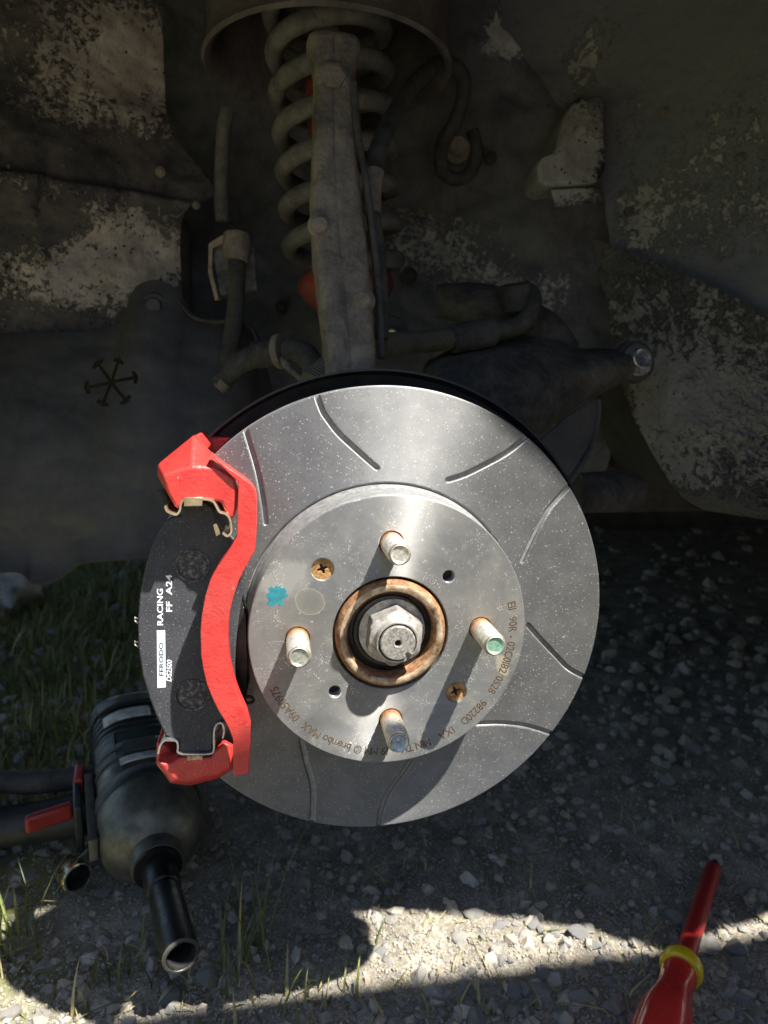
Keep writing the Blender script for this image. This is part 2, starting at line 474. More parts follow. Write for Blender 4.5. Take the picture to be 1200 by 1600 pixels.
# body paint under flaked black underseal: masks are in place coordinates, so panels join up
def speckle(name, paint, seal, spots, base_cover=0.52, fine=230, bump=0.0012, grime=(0.06, 0.055, 0.045)):
    n = N(name)
    pos = n.pos()
    a = n.noise(9, 4, 0.6, co=pos, dist=0.4)
    b = n.noise(80, 8, 0.8, co=pos, dist=0.6)
    f2 = n.noise(fine, 4, 0.7, co=pos)
    k = n.math('ADD', n.math('MULTIPLY', a, 0.30), n.math('ADD', n.math('MULTIPLY', b, 0.42), n.math('MULTIPLY', f2, 0.28)))
    xyz = n.sep(pos)
    for (P, r, w) in spots:
        dx = n.math('MULTIPLY', n.math('SUBTRACT', xyz[0], P[0]), 1 / r[0])
        dz = n.math('MULTIPLY', n.math('SUBTRACT', xyz[2], P[2]), 1 / r[1])
        q = n.math('SQRT', n.math('ADD', n.math('MULTIPLY', dx, dx), n.math('MULTIPLY', dz, dz)))
        g = n.node('ShaderNodeMapRange'); g.interpolation_type = 'SMOOTHSTEP'
        n.t.links.new(q, g.inputs[0])
        for i, v in ((1, 0.2), (2, 1.25), (3, w), (4, 0.0)): g.inputs[i].default_value = v
        k = n.math('ADD', k, g.outputs[0])
    m = n.ramp(k, [(base_cover, 0.0), (base_cover + 0.045, 1.0)])
    pc = n.mix(n.ramp(n.noise(40, 6, 0.7, co=pos), [(0.35, 0.0), (0.75, 0.7)]), paint, grime)
    soft = n.ramp(n.noise(26, 7, 0.72, co=pos, dist=0.5), [(0.38, 0.0), (0.72, 1.0)])
    seal_d = n.mix(soft, seal, tuple(0.35 * a_ + 0.65 * b_ for a_, b_ in zip(seal, tuple(0.42 * p_ for p_ in paint))))
    c = n.mix(m, seal_d, pc)
    dots = n.ramp(n.voro(150, co=pos), [(0.16, 1.0), (0.22, 0.0)])
    dots = n.math('MULTIPLY', dots, n.math('GREATER_THAN', n.noise(30, 2, co=pos), 0.52))
    c = n.mix(dots, c, seal)
    h = n.math('ADD', n.math('MULTIPLY', m, 0.6), f2)
    return n.out(c, 0.85, 0.0, n.bump(h, bump))
def sp(px, py, Y, rx, rz, w):
    return (at(px, py, Y), (rx, rz), w)
M_SPECK_L = speckle('flaking_underseal_front', (0.44, 0.385, 0.335), (0.026, 0.026, 0.029),
    [sp(130, 430, .27, .10, .04, .115), sp(215, 365, .27, .07, .04, .075), sp(110, 100, .28, .10, .09, .05), sp(215, 60, .28, .05, .08, .08), sp(40, 270, .28, .07, .03, .06), sp(140, 250, .28, .1, .035, -.08), sp(60, 350, .28, .06, .03, -0.05)], 0.535)
M_SPECK_C = speckle('flaking_underseal_inner', (0.48, 0.475, 0.48), (0.072, 0.075, 0.088),
    [sp(690, 370, .39, .10, .055, .12), sp(830, 450, .38, .08, .035, .11), sp(800, 45, .36, .03, .03, .18), sp(915, 110, .34, .03, .045, .17), sp(760, 180, .38, .03, .03, -.08), sp(340, 260, .38, .03, .04, .05), sp(460, 500, .38, .05, .05, .05), sp(620, 250, .39, .04, .06, .04)], 0.575, 200)
M_SPECK_R = speckle('hazed_underseal_rear', (0.40, 0.385, 0.36), (0.125, 0.130, 0.150),  # seal colour lightened and cooled to imitate haze over this panel
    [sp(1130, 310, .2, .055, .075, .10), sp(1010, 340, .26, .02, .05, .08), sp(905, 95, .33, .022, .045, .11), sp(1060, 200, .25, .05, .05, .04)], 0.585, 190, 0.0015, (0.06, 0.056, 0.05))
M_SILL = speckle('rough_underseal_sill', (0.32, 0.295, 0.255), (0.10, 0.094, 0.084),
    [sp(1150, 540, .15, .07, .14, .08), sp(1170, 700, .12, .08, .09, .10), sp(1000, 690, .2, .03, .09, -.16), sp(1080, 800, .2, .05, .02, -.1)], 0.53, 150, 0.005, (0.10, 0.09, 0.075))

# ground: grey dusty gravel bed, mossy towards the bank
n = N('gravel_dirt')
pos = n.pos()
f = n.noise(28, 8, 0.7, co=pos); g2 = n.noise(420, 6, 0.75, co=pos)
c = n.ramp(n.math('ADD', n.math('MULTIPLY', f, 0.5), n.math('MULTIPLY', g2, 0.5)), [(0.32, (0.06, 0.050, 0.038)), (0.5, (0.22, 0.195, 0.15)), (0.66, (0.58, 0.535, 0.44))])
xyz = n.sep(pos)
ms = n.math('ADD', n.math('MULTIPLY', xyz[0], -2.2), n.math('MULTIPLY', xyz[1], 1.0))
ms = n.math('ADD', ms, n.math('MULTIPLY', n.math('SUBTRACT', n.noise(12, 5, co=pos), 0.5), 1.6))
mk = n.ramp(ms, [(0.0, 0.0), (0.9, 0.0), (1.0, 1.0)])
mr = n.node('ShaderNodeMapRange'); n.t.links.new(ms, mr.inputs[0])
for i, v in ((1, 0.55), (2, 1.05), (3, 0.0), (4, 0.9)): mr.inputs[i].default_value = v
moss = n.ramp(n.noise(70, 6, 0.7, co=pos), [(0.3, (0.045, 0.06, 0.014)), (0.55, (0.17, 0.18, 0.03)), (0.75, (0.32, 0.28, 0.08))])
c = n.mix(mr.outputs[0], c, moss)
M_GROUND = n.out(c, 0.95, 0.0, n.bump(g2, 0.004, 0.7))
n = N('gravel_stone')
oi = n.node('ShaderNodeAttribute', attribute_name='tint')
f = n.noise(160, 6, 0.7, co=n.pos())
cs = n.ramp(oi.outputs['Fac'], [(0.0, (0.11, 0.112, 0.115)), (0.35, (0.19, 0.185, 0.175)), (0.65, (0.28, 0.255, 0.215)), (0.88, (0.33, 0.255, 0.17)), (1.0, (0.44, 0.42, 0.38))])
cs = n.mix(n.ramp(f, [(0.35, 0.1), (0.65, 0.75)]), cs, (0.33, 0.295, 0.235))
M_STONE = n.out(cs, 0.9, 0.0, n.bump(n.noise(420, 4, co=n.pos()), 0.0008))
n = N('loose_stone')
oi = n.node('ShaderNodeObjectInfo')
f = n.noise(140, 6, 0.7)
cs = n.ramp(oi.outputs['Random'], [(0.0, (0.15, 0.158, 0.17)), (0.4, (0.23, 0.232, 0.232)), (0.75, (0.30, 0.28, 0.245)), (1.0, (0.38, 0.36, 0.32))])
cs = n.mix(n.ramp(f, [(0.36, 0.05), (0.66, 0.5)]), cs, (0.44, 0.41, 0.345))
M_LOOSE = n.out(cs, 0.88, 0.0, n.bump(n.noise(300, 5), 0.0012))
M_SUNROCK = simple('sunlit_ground_pale', (0.24, 0.24, 0.22), (0.52, 0.52, 0.50), 30, 0.9, 0, 0.006, 90)  # pale tone stands in for sunlight on the ground beyond the car
n = N('grass_blade')
oi = n.node('ShaderNodeAttribute', attribute_name='tint')
M_GRASS = n.out(n.ramp(oi.outputs['Fac'], [(0.0, (0.06, 0.085, 0.02)), (0.55, (0.16, 0.175, 0.04)), (0.8, (0.26, 0.23, 0.08)), (1.0, (0.44, 0.35, 0.16))]), 0.6, 0.0, None, Subsurface_Weight=0.0)
M_DRY = simple('dry_straw', (0.30, 0.24, 0.12), (0.45, 0.38, 0.22), 80, 0.8)
# tools
n = N('red_handle_plastic')
f = n.noise(30, 4)
sc_ = n.ramp(n.noise(130, 8, 0.75, dist=0.5), [(0.56, 0.0), (0.68, 0.55)])
M_SDRED = n.out(n.mix(sc_, n.ramp(f, [(0.3, (0.44, 0.020, 0.018)), (0.7, (0.58, 0.035, 0.028))]), (0.22, 0.05, 0.04)), n.ramp(sc_, [(0, 0.2), (1, 0.55)]), 0.0, n.bump(n.noise(350, 4), 0.00015), Coat_Weight=0.5)
n = N('red_shaft_insulation')
f = n.noise(380, 6, 0.75)
c = n.mix(n.ramp(f, [(0.58, 0.0), (0.64, 0.75)]), (0.36, 0.016, 0.016), (0.09, 0.012, 0.012))
M_SDSHAFT = n.out(c, 0.4, 0.0, n.bump(f, 0.0003))
M_YELLOW = simple('yellow_collar_plastic', (0.62, 0.42, 0.01), (0.70, 0.50, 0.02), 40, 0.3)
M_BLKOX = simple('black_oxide_steel', (0.010, 0.010, 0.010), (0.04, 0.038, 0.034), 60, 0.38, 0.6, 0.0002, 500)
M_SOCKET = simple('worn_gold_chrome', (0.50, 0.42, 0.22), (0.74, 0.68, 0.48), 60, 0.24, 0.95)
M_CHROME = simple('worn_chrome', (0.55, 0.55, 0.53), (0.72, 0.72, 0.70), 60, 0.22, 0.95)
M_WBLACK = simple('black_tool_plastic', (0.012, 0.013, 0.013), (0.03, 0.032, 0.03), 60, 0.5, 0, 0.0003, 500)
M_WGREEN = simple('dark_green_tool_plastic', (0.014, 0.028, 0.024), (0.03, 0.05, 0.042), 60, 0.45, 0, 0.0003, 500)
M_WGREY = simple('cast_grey_gear_case', (0.07, 0.07, 0.058), (0.15, 0.145, 0.115), 80, 0.42, 0.5, 0.0003, 400)
M_WLABEL = simple('scuffed_tool_sticker', (0.10, 0.10, 0.09), (0.55, 0.54, 0.48), 90, 0.5, lo=0.3, hi=0.55)
M_WRED = simple('red_tool_plastic', (0.22, 0.018, 0.014), (0.34, 0.03, 0.022), 60, 0.4)
M_BOARD = simple('sky_blocker_boards', (0.05, 0.05, 0.052), (0.08, 0.08, 0.082), 12, 0.8, 0, 0.002, 60)
M_CAB = simple('shade_cabinet_paint', (0.10, 0.11, 0.12), (0.12, 0.13, 0.14), 20, 0.35)
M_PLATEW = speckle('spattered_bracket', (0.36, 0.35, 0.33), (0.025, 0.026, 0.03), [sp(893, 220, .25, .04, .05, .16)], 0.50, 260, 0.001)

# ================================================================== large structure
HB = 0.02362                                     # hat face stands this far out of the disc face
GZ = -0.315
def ground_z(x, y):
    z = GZ + 0.006 * mnoise.fractal(Vector((x * 5, y * 5, 0.3)), 0.8, 2, 3) + 0.0035 * mnoise.fractal(Vector((x * 40, y * 40, 1.7)), 0.7, 2, 3)
    bank = max(0.0, min(1.0, ((-x - 0.30) * 0.9 + (y - 0.45) * 0.55)))
    return z + 0.10 * bank * max(0.0, min(1.0, -x * 3.0)) * (1 + 0.25 * mnoise.noise(Vector((x * 9, y * 9, 4))))
def warp(n, near, far, c):
    t = np.linspace(-1, 1, n)
    k = np.arcsinh(far / near * 1.0)
    return c + near * np.sinh(t * k)
gx = warp(230, 0.12, 45, 0.05); gy = warp(250, 0.14, 45, 0.22)
rows = [[Vector((x, y, ground_z(x, y))) for x in gx] for y in gy]
g = MB().grid(rows)
ground = g.build('ground', M_GROUND, None, angle=180, kind='structure')

# the car: wing and bonnet outside the picture shade the wheel well; inner panels are what the photograph shows
car = thing('car', 'dark wheel well and body of the jacked up car behind the brake disc', 'car', (0.3, 0.2, 0.0))
arch = [(-0.405, -0.06), (-0.403, 0.06), (-0.385, 0.15), (-0.345, 0.235), (-0.28, 0.312), (-0.20, 0.375), (-0.10, 0.412), (0.0, 0.424),
        (0.08, 0.417), (0.142, 0.398), (0.180, 0.364), (0.222, 0.331), (0.277, 0.304), (0.33, 0.275), (0.372, 0.245), (0.403, 0.200), (0.42, 0.141), (0.434, 0.121),
        (0.475, 0.145), (0.558, 0.168), (0.75, 0.20), (4.0, 0.20)]
wing = arch + [(4.0, 0.64), (-0.70, 0.60), (-0.74, 0.10), (-0.66, -0.10)]
v, f = plate([wing], -0.10, 0.003, 0.0008)
MB().add(v, f).build('front_wing', M_PAINT, car)
# rolled lip of the wheel arch
lip = [Vector((x, -0.088, z)) for x, z in arch[:18]]
MB().tube(lip, 0.006, 8, smooth=3, sx=0.6).build('arch_lip', M_PAINT, car)
b = MB()
b.prism([Vector((x, y, z)) for x, y, z in [(-0.72, -0.098, 0.60), (4.0, -0.098, 0.64), (4.0, 1.7, 0.68), (-0.72, 1.7, 0.62)]],
        [Vector((x, y, z)) for x, y, z in [(-0.72, -0.098, 0.58), (4.0, -0.098, 0.62), (4.0, 1.7, 0.66), (-0.72, 1.7, 0.60)]])
b.build('bonnet', M_PAINT, car)
b = MB().box(Matrix.Translation((1.7, 1.05, 0.06)), 4.5, 1.1, 0.05)
b.build('floor_pan', M_DARK, car)
b = MB().box(Matrix.Translation((2.15, 1.68, 0.10)), 3.7, 0.02, 1.04)
b.build('far_wing', M_DARK, car)
b = MB().box(Matrix.Translation((-0.71, 0.80, 0.40)), 0.02, 1.72, 0.36)
b.build('front_panel', M_DARK, car)

def P(*a): return at(*a)
def folds(y0s):
    """pressed ledges: at given picture heights the panel steps"""
    def f(p, t, s): return Vector((0, 0, 0))
    return f
# front inner panel, speckled, with two pressed ledges
def ledge_left(p, t, s):
    z = p.z
    d = 0.0
    zl = 0.306 - 0.01 * s
    d += 0.010 / (1 + math.exp(-(z - zl) * 900))
    if s < 0.33 + 0.02 * math.sin(z * 60): d -= 0.010 * (1 / (1 + math.exp(-(z - 0.268) * 900))) * (1 - 1 / (1 + math.exp(-(z - 0.303) * 900)))
    return Vector((0, d, 0))
A = [P(-60, -40, .27), P(-60, 150, .272), P(-60, 330, .272), P(-60, 540, .262)]
B = [P(250, -40, .32), P(254, 110, .32), P(266, 200, .31), P(332, 290, .31), P(287, 335, .305), P(284, 450, .30), P(295, 540, .30)]
sheet(A, B, 120, 80, 0.006, 14, (0, -0.006, 0), ledge_left).build('front_inner_panel', M_SPECK_L, car, angle=60)
# back of the wheel well
A = [P(230, -60, .44), P(230, 150, .44), P(230, 330, .43), P(230, 520, .42), P(280, 700, .42)]
B = [P(1060, -60, .33), P(1030, 150, .34), P(1010, 330, .36), P(1000, 520, .36), P(940, 760, .40)]
def press_c(p, t, s):
    return Vector((0, 0.012 * math.sin(s * 14) * math.exp(-((t - 0.5) * 2.2) ** 2), 0))
sheet(A, B, 110, 110, 0.012, 10, (0, 0.015, 0), press_c).build('inner_wing', M_SPECK_C, car, angle=60)
# rear upper panel
A = [P(700, -60, .40), P(800, 60, .37), P(860, 150, .34), P(930, 260, .31), P(955, 395, .295)]
B = [P(1300, -60, .16), P(1290, 120, .16), P(1280, 300, .16), P(1275, 450, .155), P(1270, 560, .15)]
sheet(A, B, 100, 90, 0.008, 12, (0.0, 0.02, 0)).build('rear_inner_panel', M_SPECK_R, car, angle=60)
# the panel carries on outwards to the wing, and a bulkhead closes the bay behind
A = [P(1300, -60, .16), P(1290, 120, .16), P(1284, 240, .16)]
B = [Vector((0.52, -0.085, 0.56)), Vector((0.52, -0.085, 0.40)), Vector((0.50, -0.085, 0.225))]
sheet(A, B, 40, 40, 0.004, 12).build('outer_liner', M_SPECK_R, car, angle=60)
MB().box(Matrix.Translation((1.05, 0.49, 0.28)), 2.9, 0.03, 0.62).build('bulkhead', M_DARK, car)
# rough sill end, thick underseal in clumps
def clump(p, t, s):
    k = min(1.0, max(0.0, (s - 0.18) * 2.6)) * (0.35 + 0.65 * min(1, max(0, t * 2.0 - 0.3)))
    w = Vector((p.x * 95 + p.z * 50, p.z * 60 - p.x * 35, p.y * 60))
    h = abs(mnoise.fractal(w, 0.75, 2.1, 4)) ** 0.8
    h2 = mnoise.fractal(p * 230, 0.6, 2.1, 3)
    return Vector((-0.3, -1, 0.1)) * (k * (0.013 * h + 0.004 * h2))
A = [P(925, 372, .297), P(945, 470, .29), P(962, 560, .28), P(985, 640, .262), P(1030, 725, .240), P(1065, 775, .225), P(1098, 797, .215)]
B = [P(1280, 535, .145), P(1285, 600, .138), P(1290, 660, .13), P(1290, 700, .125), P(1290, 750, .12), P(1290, 790, .115), P(1290, 822, .112)]
sheet(A, B, 260, 200, 0.003, 20, (0.0, -0.012, 0), clump).build('sill_end', M_SILL, car, angle=180)
# underside return of the sill end so it has depth from the side
A = [P(962, 560, .281), P(985, 640, .263), P(1030, 725, .241), P(1065, 775, .226), P(1098, 797, .216), P(1180, 806, .17), P(1290, 822, .113)]
B = [Vector((p.x + 0.03, 0.48, p.z + 0.015)) for p in A]
sheet(A, B, 60, 20, 0.003, 20).build('sill_return', M_DARK, car, angle=60)
# strut tower cup above the spring
TC = Vector((-0.0095, 0.27, 0.398))
prof = [(0.098, 0.30), (0.100, 0.02), (0.1035, 0.004), (0.1055, 0.0), (0.1035, -0.003), (0.099, 0.0), (0.0945, 0.012), (0.0925, 0.11), (0.03, 0.13)]
Mt = Matrix(((1, 0, 0, TC.x), (0, 0, -1, TC.y), (0, 1, 0, TC.z), (0, 0, 0, 1)))
MB().lathe(prof, Mt, 64, cap=False).build('strut_tower', dirty('dusty_tower', (0.05, 0.045, 0.045), (0.15, 0.125, 0.12), 30, (0.35, 0.7)), car)
MB().box(Matrix.Translation((2.40, -0.07, 0.04)), 3.2, 0.03, 0.36).build('outer_sill', M_PAINT, car, bevel=0.01)
MB().box(Matrix.Translation((2.20, 0.20, -0.10)), 2.9, 0.5, 0.03).build('sill_floor', M_DARK, car)
def panel_bolt(px, py, Y, r, name='panel_bolt', m=None):
    c_ = at(px, py, Y)
    MB().lathe([(0.0, -0.5 * r), (0.55 * r, -0.5 * r), (0.62 * r, -0.35 * r), (0.65 * r, -0.05 * r), (r, 0.0), (r * 1.04, 0.2 * r), (r, 1.2 * r)], frame(c_, (0.05, 1, 0.1)), 20).build(name, m or M_IRON, car)
for a_ in [(62, 400, .262, .0042), (250, 268, .300, .0045), (306, 320, .300, .0036), (1040, 175, .262, .005), (985, 330, .285, .0045), (1160, 245, .21, .0042), (660, 330, .395, .005)]:
    panel_bolt(*a_)
for a_ in [(768, 246, .372, .0062), (640, 430, .395, .0085), (440, 480, .40, .007)]:
    panel_bolt(*a_, name='rubber_grommet', m=M_RUBBER)
# transverse seam that closes the top of the wheel well
b = MB().box(Matrix.Translation((0.2, 0.20, 0.575)), 2.2, 0.57, 0.012)
b.build('wheel_well_roof', M_DARK, car)

b = MB().box(Matrix.Translation((-0.40, 0.36, 0.16)), 0.52, 0.03, 0.26)  # added dark box behind the star vent, hides bright ground showing through
b.build('vent_backing', M_DARK, car, bevel=0.004)
# splash shield with its pressed star vent, plain black plastic
ss = thing('splash_shield', 'black plastic splash shield with a six spoke star vent, left of the red bracket', 'splash shield', at(200, 720, .22))
top = [P(-60, 527, .262), P(60, 524, .262), P(150, 520, .262), P(185, 510, .262), P(201, 490, .262), P(208, 462, .262), P(222, 445, .262), P(243, 439, .262),
       P(266, 446, .262), P(285, 468, .262), P(297, 490, .262), P(320, 500, .264), P(355, 502, .266), P(388, 506, .27), P(404, 530, .275), P(410, 560, .28), P(430, 640, .28)]
bot = [P(-60, 893, .205), P(0, 891, .205), P(36, 892, .205), P(54, 908, .205), P(92, 905, .205), P(130, 878, .205), P(170, 873, .205), P(215, 870, .205), P(260, 866, .205), P(300, 862, .21), P(430, 850, .22)]
a = resample(top, 90); bb = resample(bot, 90)
rows = []
for i in range(90):
    r = []
    for j in range(70):
        s = j / 69
        p = a[i].lerp(bb[i], s)
        p.y += -0.012 * math.sin(PI * s) + 0.002 * mnoise.fractal(p * 14, 0.7, 2, 3) - 0.010 * max(0, (s - 0.86) / 0.14) ** 2
        p.y += 0.0011 * math.exp(-((s - 0.80 - 0.02 * math.sin(i * 0.2)) / 0.012) ** 2) * max(0, mnoise.noise(Vector((i * .09, 3, s)))) + 0.0010 * math.exp(-((s - 0.72 - 0.03 * math.sin(i * 0.11)) / 0.010) ** 2) * max(0, mnoise.noise(Vector((i * .07, 7, s)))) + 0.0008 * mnoise.fractal(Vector((p.x * 25, 1, p.z * 70)), 0.7, 2, 4)
        r.append(p)
    rows.append(r)
sh = MB().grid(rows).build('shield_panel', M_BLACKP, ss, angle=60)
so = sh.modifiers.new('thickness', 'SOLIDIFY'); so.thickness = 0.0025; so.offset = 1
# star vent cut right through
star = MB()
vc = at(174, 597, .235)
scl = dep(vc) / FPX
def arm(an, l0, l1, w, hw):
    c, s_ = math.cos(an), math.sin(an)
    pts = [(l0, -w), (l1 - 6, -w), (l1 - 7, -hw), (l1 - 2, -hw * 1.15), (l1 + 2, 0), (l1 - 2, hw * 1.15), (l1 - 7, hw), (l1 - 6, w), (l0, w)]
    return [((x * c - y * s_) * scl, (x * s_ + y * c) * scl) for x, y in pts]
pts = []
for k in range(6):
    an = R(72 + 60 * k + random.uniform(-3, 3))
    pts += [arm(an, 5, 38 + (k % 3) * 2, 2.6, 9)]
loop = [q for pp in pts for q in pp]
topv = [Vector((vc.x + x, vc.y - 0.03, vc.z + y)) for x, y in loop]
botv = [Vector((vc.x + x, vc.y + 0.03, vc.z + y)) for x, y in loop]
star.prism(topv, botv)
cut = star.build('cutter', M_HOLE, None)
bo = sh.modifiers.new('vent', 'BOOLEAN'); bo.operation = 'DIFFERENCE'; bo.object = cut; bo.solver = 'EXACT'
def apply(o):
    dg = bpy.context.evaluated_depsgraph_get()
    me = bpy.data.meshes.new_from_object(o.evaluated_get(dg))
    o.modifiers.clear(); old = o.data; o.data = me; me.name = o.name
    me.set_sharp_from_angle(angle=R(40))
apply(sh)
bpy.data.objects.remove(cut)
# bolt in the lug of the shield
bp = at(241, 478, .2535)
MB().lathe([(0.0, -0.004), (0.0055, -0.004), (0.006, -0.003), (0.006, 0.0), (0.0105, 0.0008), (0.0115, 0.003), (0.0115, 0.008)], Matrix.Translation(bp), 24).build('shield_bolt', M_BLACKP, ss)

# ================================================================== suspension behind the disc
# upright arm of the steering knuckle in front of the spring
kn = thing('steering_knuckle', 'tall dusty steel upright standing in front of the coil spring', 'steering knuckle', at(540, 560, .07))
sec = [(55, 476, 566, .145, .022), (75, 477, 566, .143, .024), (98, 482, 562, .14, .024), (112, 486, 556, .138, .022), (128, 489, 553, .135, .02), (180, 488, 555, .128, .02),
       (250, 485, 559, .118, .02), (280, 484, 564, .112, .021), (300, 482, 567, .108, .021), (330, 482, 570, .103, .02), (400, 485, 579, .092, .02), (460, 492, 584, .082, .021),
       (520, 500, 587, .070, .023), (570, 505, 590, .060, .025), (640, 505, 595, .052, .026)]
rows = []
for py, xl, xr, Y, th in sec:
    L = at(xl, py, Y); Rr = at(xr, py, Y); c = (L + Rr) / 2; w = (Rr - L).x / 2
    row = []
    for (u, q) in [(-1, .5), (-0.93, -.25), (-0.75, -.5), (-0.12, -.56), (-0.02, -.46), (0.08, -.54), (0.75, -.5), (0.93, -.25), (1, .5), (0.6, 1.0), (-0.6, 1.0)]:
        row.append(c + Vector((u * w, q * th, 0)))
    rows.append(row)
kk = MB().grid([[*r] for r in rows], closed=True, cap=True)
ko = kk.build('upright', M_IRON, kn, angle=50)
sub = ko.modifiers.new('sub', 'SUBSURF'); sub.levels = 3; sub.render_levels = 3; sub.subdivision_type = 'CATMULL_CLARK'
dm = ko.modifiers.new('rough', 'DISPLACE'); tx = bpy.data.textures.new('casting', 'CLOUDS'); tx.noise_scale = 0.012; tx.noise_depth = 3
dm.texture = tx; dm.strength = 0.0020; dm.texture_coords = 'LOCAL'; dm.mid_level = 0.5
# ball joint nut in the top of the upright
nb = at(520, 122, .124)
MB().lathe([(0.0, -0.004), (0.004, -0.004), (0.0045, -0.002), (0.0085, -0.001), (0.0115, 0.001), (0.0118, 0.008)], Matrix.Translation(nb), 28).build('ball_joint_nut', M_IRON, kn)
hexv = circ(0.0075, 6)
v, f = plate([hexv], -0.0, 0.006, 0.0006)
MB().add([Vector(p) + nb + Vector((0, -0.001, 0)) for p in v], f).build('castle_nut', M_IRON, kn)
for px, py, Y, r in ((500, 352, .088, .0052), (566, 470, .070, .0056)):
    c_ = at(px, py, Y)
    MB().lathe([(0.0, -0.004), (r * .8, -0.004), (r, -0.003), (r, 0.0), (r * 1.5, 0.001), (r * 1.5, 0.006)], Matrix.Translation(c_), 20).build('clip_bolt', M_IRON, kn)
# knuckle body and hub carrier behind the disc
MB().lathe([(0.030, 0.018), (0.052, 0.020), (0.056, 0.03), (0.050, 0.05), (0.045, 0.085), (0.02, 0.09)], Matrix.Translation((0, 0, 0)), 40).build('hub_carrier', M_IRON, kn)

# spring and damper
st = thing('coil_spring_strut', 'dusty coil spring round a red damper under the strut tower', 'suspension strut', at(540, 430, .27))
ax0 = at(508, -20, .27); ax1 = at(540, 440, .27)
def axis(t): return ax0.lerp(ax1, t)
hel = []
turns = 7.2
ax_d = (ax1 - ax0).normalized(); s1 = Vector((1, 0, 0)) - ax_d * ax_d.x; s1.normalize(); s2 = ax_d.cross(s1)
for i in range(int(turns * 28) + 1):
    t = i / (turns * 28); an = 2 * PI * turns * t + 1.1
    rr = 0.0475 if t < 0.85 else 0.0475
    hel.append(axis(0.04 + 0.94 * t) + (s1 * math.cos(an) + s2 * math.sin(an)) * rr)
MB().tube(hel, 0.0078, 10).build('coil_spring', M_SPRING, st)
Md = frame(axis(1.0), ax1 - ax0, (0, -1, 0))
L = (ax1 - ax0).length
MB().lathe([(0.0225, -L * 0.72), (0.0235, -L * 0.70), (0.0235, -L * 0.02), (0.0225, 0.10)], Md, 32).build('damper_tube', M_REDSPR, st)
MB().lathe([(0.024, -0.014), (0.036, -0.010), (0.0425, -0.002), (0.0435, 0.006), (0.039, 0.014), (0.030, 0.022), (0.024, 0.03)], Md, 40, cap=False).build('spring_perch', M_REDSPR, st)
MB().lathe([(0.010, -L * 1.0), (0.010, -L * 0.7)], Md, 20).build('damper_rod', M_IRON, st)
MB().lathe([(0.02, -L * 1.02), (0.056, -L * 1.01), (0.06, -L * 0.985), (0.052, -L * 0.965), (0.022, -L * 0.93)], Md, 40).build('upper_spring_seat', M_SPRING, st)

def hose(name, label, pts, r, mat=M_RUBBER, cat='hose', seg=14, parts=True):
    w = [at(*p) for p in pts]
    loc = w[-1]
    t = thing(name, label, cat, loc)
    MB().tube(w, r, seg, smooth=6).build('hose', mat, t, angle=60)
    return t, w
def band(p, q, r, h, parent, name, mat, prof=None):
    M = frame(p, Vector(q) - Vector(p))
    MB().lathe(prof or [(r * 0.96, -h / 2), (r, -h / 2 + 0.0008), (r, h / 2 - 0.0008), (r * 0.96, h / 2)], M, 24).build(name, mat, parent)

# brake hose running down the right of the upright, from its loop to the crimped fitting
t, w = hose('brake_hose', 'thick rubber brake hose looping over to the right of the spring', [(585, 262, .13), (592, 232, .14), (610, 190, .17), (640, 140, .21), (672, 108, .24), (700, 100, .26), (722, 118, .275), (724, 150, .285), (712, 188, .295), (692, 222, .305), (688, 250, .31)], 0.0066)
band(w[0] + Vector((0, 0, 0.008)), w[0] - Vector((0, 0, .02)), 0.0092, 0.004, t, 'ferrule_collar', M_IRON)
MB().tube([at(584, 268, .129), at(581, 300, .126), at(582, 335, .122)], [0.0072, 0.0066, 0.006], 14).build('crimped_fitting', M_IRON, t)
MB().tube([at(583, 335, .122), at(589, 380, .118), at(594, 440, .11), at(597, 530, .10)], [0.0052, 0.005, 0.005, 0.0046], 12, smooth=4).build('lower_pipe', M_RUBBER, t)
bp = at(712, 232, .315)
MB().lathe([(0.0, -0.012), (0.0075, -0.012), (0.009, -0.010), (0.009, -0.003), (0.014, -0.002), (0.0145, 0.004)], Matrix.Translation(bp), 24).build('banjo_bolt', M_IRON, t)
MB().tube([at(688, 246, .31), at(692, 268, .312), at(712, 280, .314), at(734, 270, .316), at(745, 240, .318), at(738, 205, .32)], 0.0066, 12, smooth=6).build('hose_end', M_RUBBER, t)
# thin sensor cable clipped along the upright
t, w = hose('sensor_cable', 'thin black sensor cable clipped along the right edge of the upright', [(553, 130, .118), (556, 170, .112), (560, 215, .108), (568, 258, .104), (575, 300, .10), (583, 360, .092), (590, 430, .084), (594, 500, .076), (596, 560, .068)], 0.0023, M_RUBBER, 'cable')
# braided hose across the foot of the spring
t, w = hose('braided_steering_hose', 'dusty braided hose crossing just above the top of the disc', [(485, 600, .060), (512, 577, .070), (540, 556, .085), (575, 542, .105), (620, 537, .125), (660, 534, .14), (700, 530, .15)], 0.0083, M_BRAID)
MB().tube([at(690, 531, .15), at(705, 529, .153), at(708, 529, .153), at(735, 525, .157), at(768, 519, .162), at(771, 519, .162)], [0.0084, 0.0088, 0.0112, 0.0114, 0.0112, 0.0080], 18).build('hose_sleeve', M_RUBBER, t, angle=30)
MB().tube([at(768, 519, .162), at(795, 513, .168), at(818, 503, .175), at(830, 485, .18), at(832, 462, .186), at(815, 450, .19)], 0.0072, 14, smooth=5).build('hose_tail', M_RUBBER, t)
MB().lathe([(0.0125, -0.006), (0.0135, -0.003), (0.0135, 0.01), (0.012, 0.014)], frame(at(806, 456, .19), (0.2, 0.2, -1)), 20).build('hose_socket', M_RUBBER, t)
bp = at(610, 525, .17)
t = thing('eyelet_bolt', 'small yellow plated bolt head glinting behind the braided hose', 'bolt', bp)
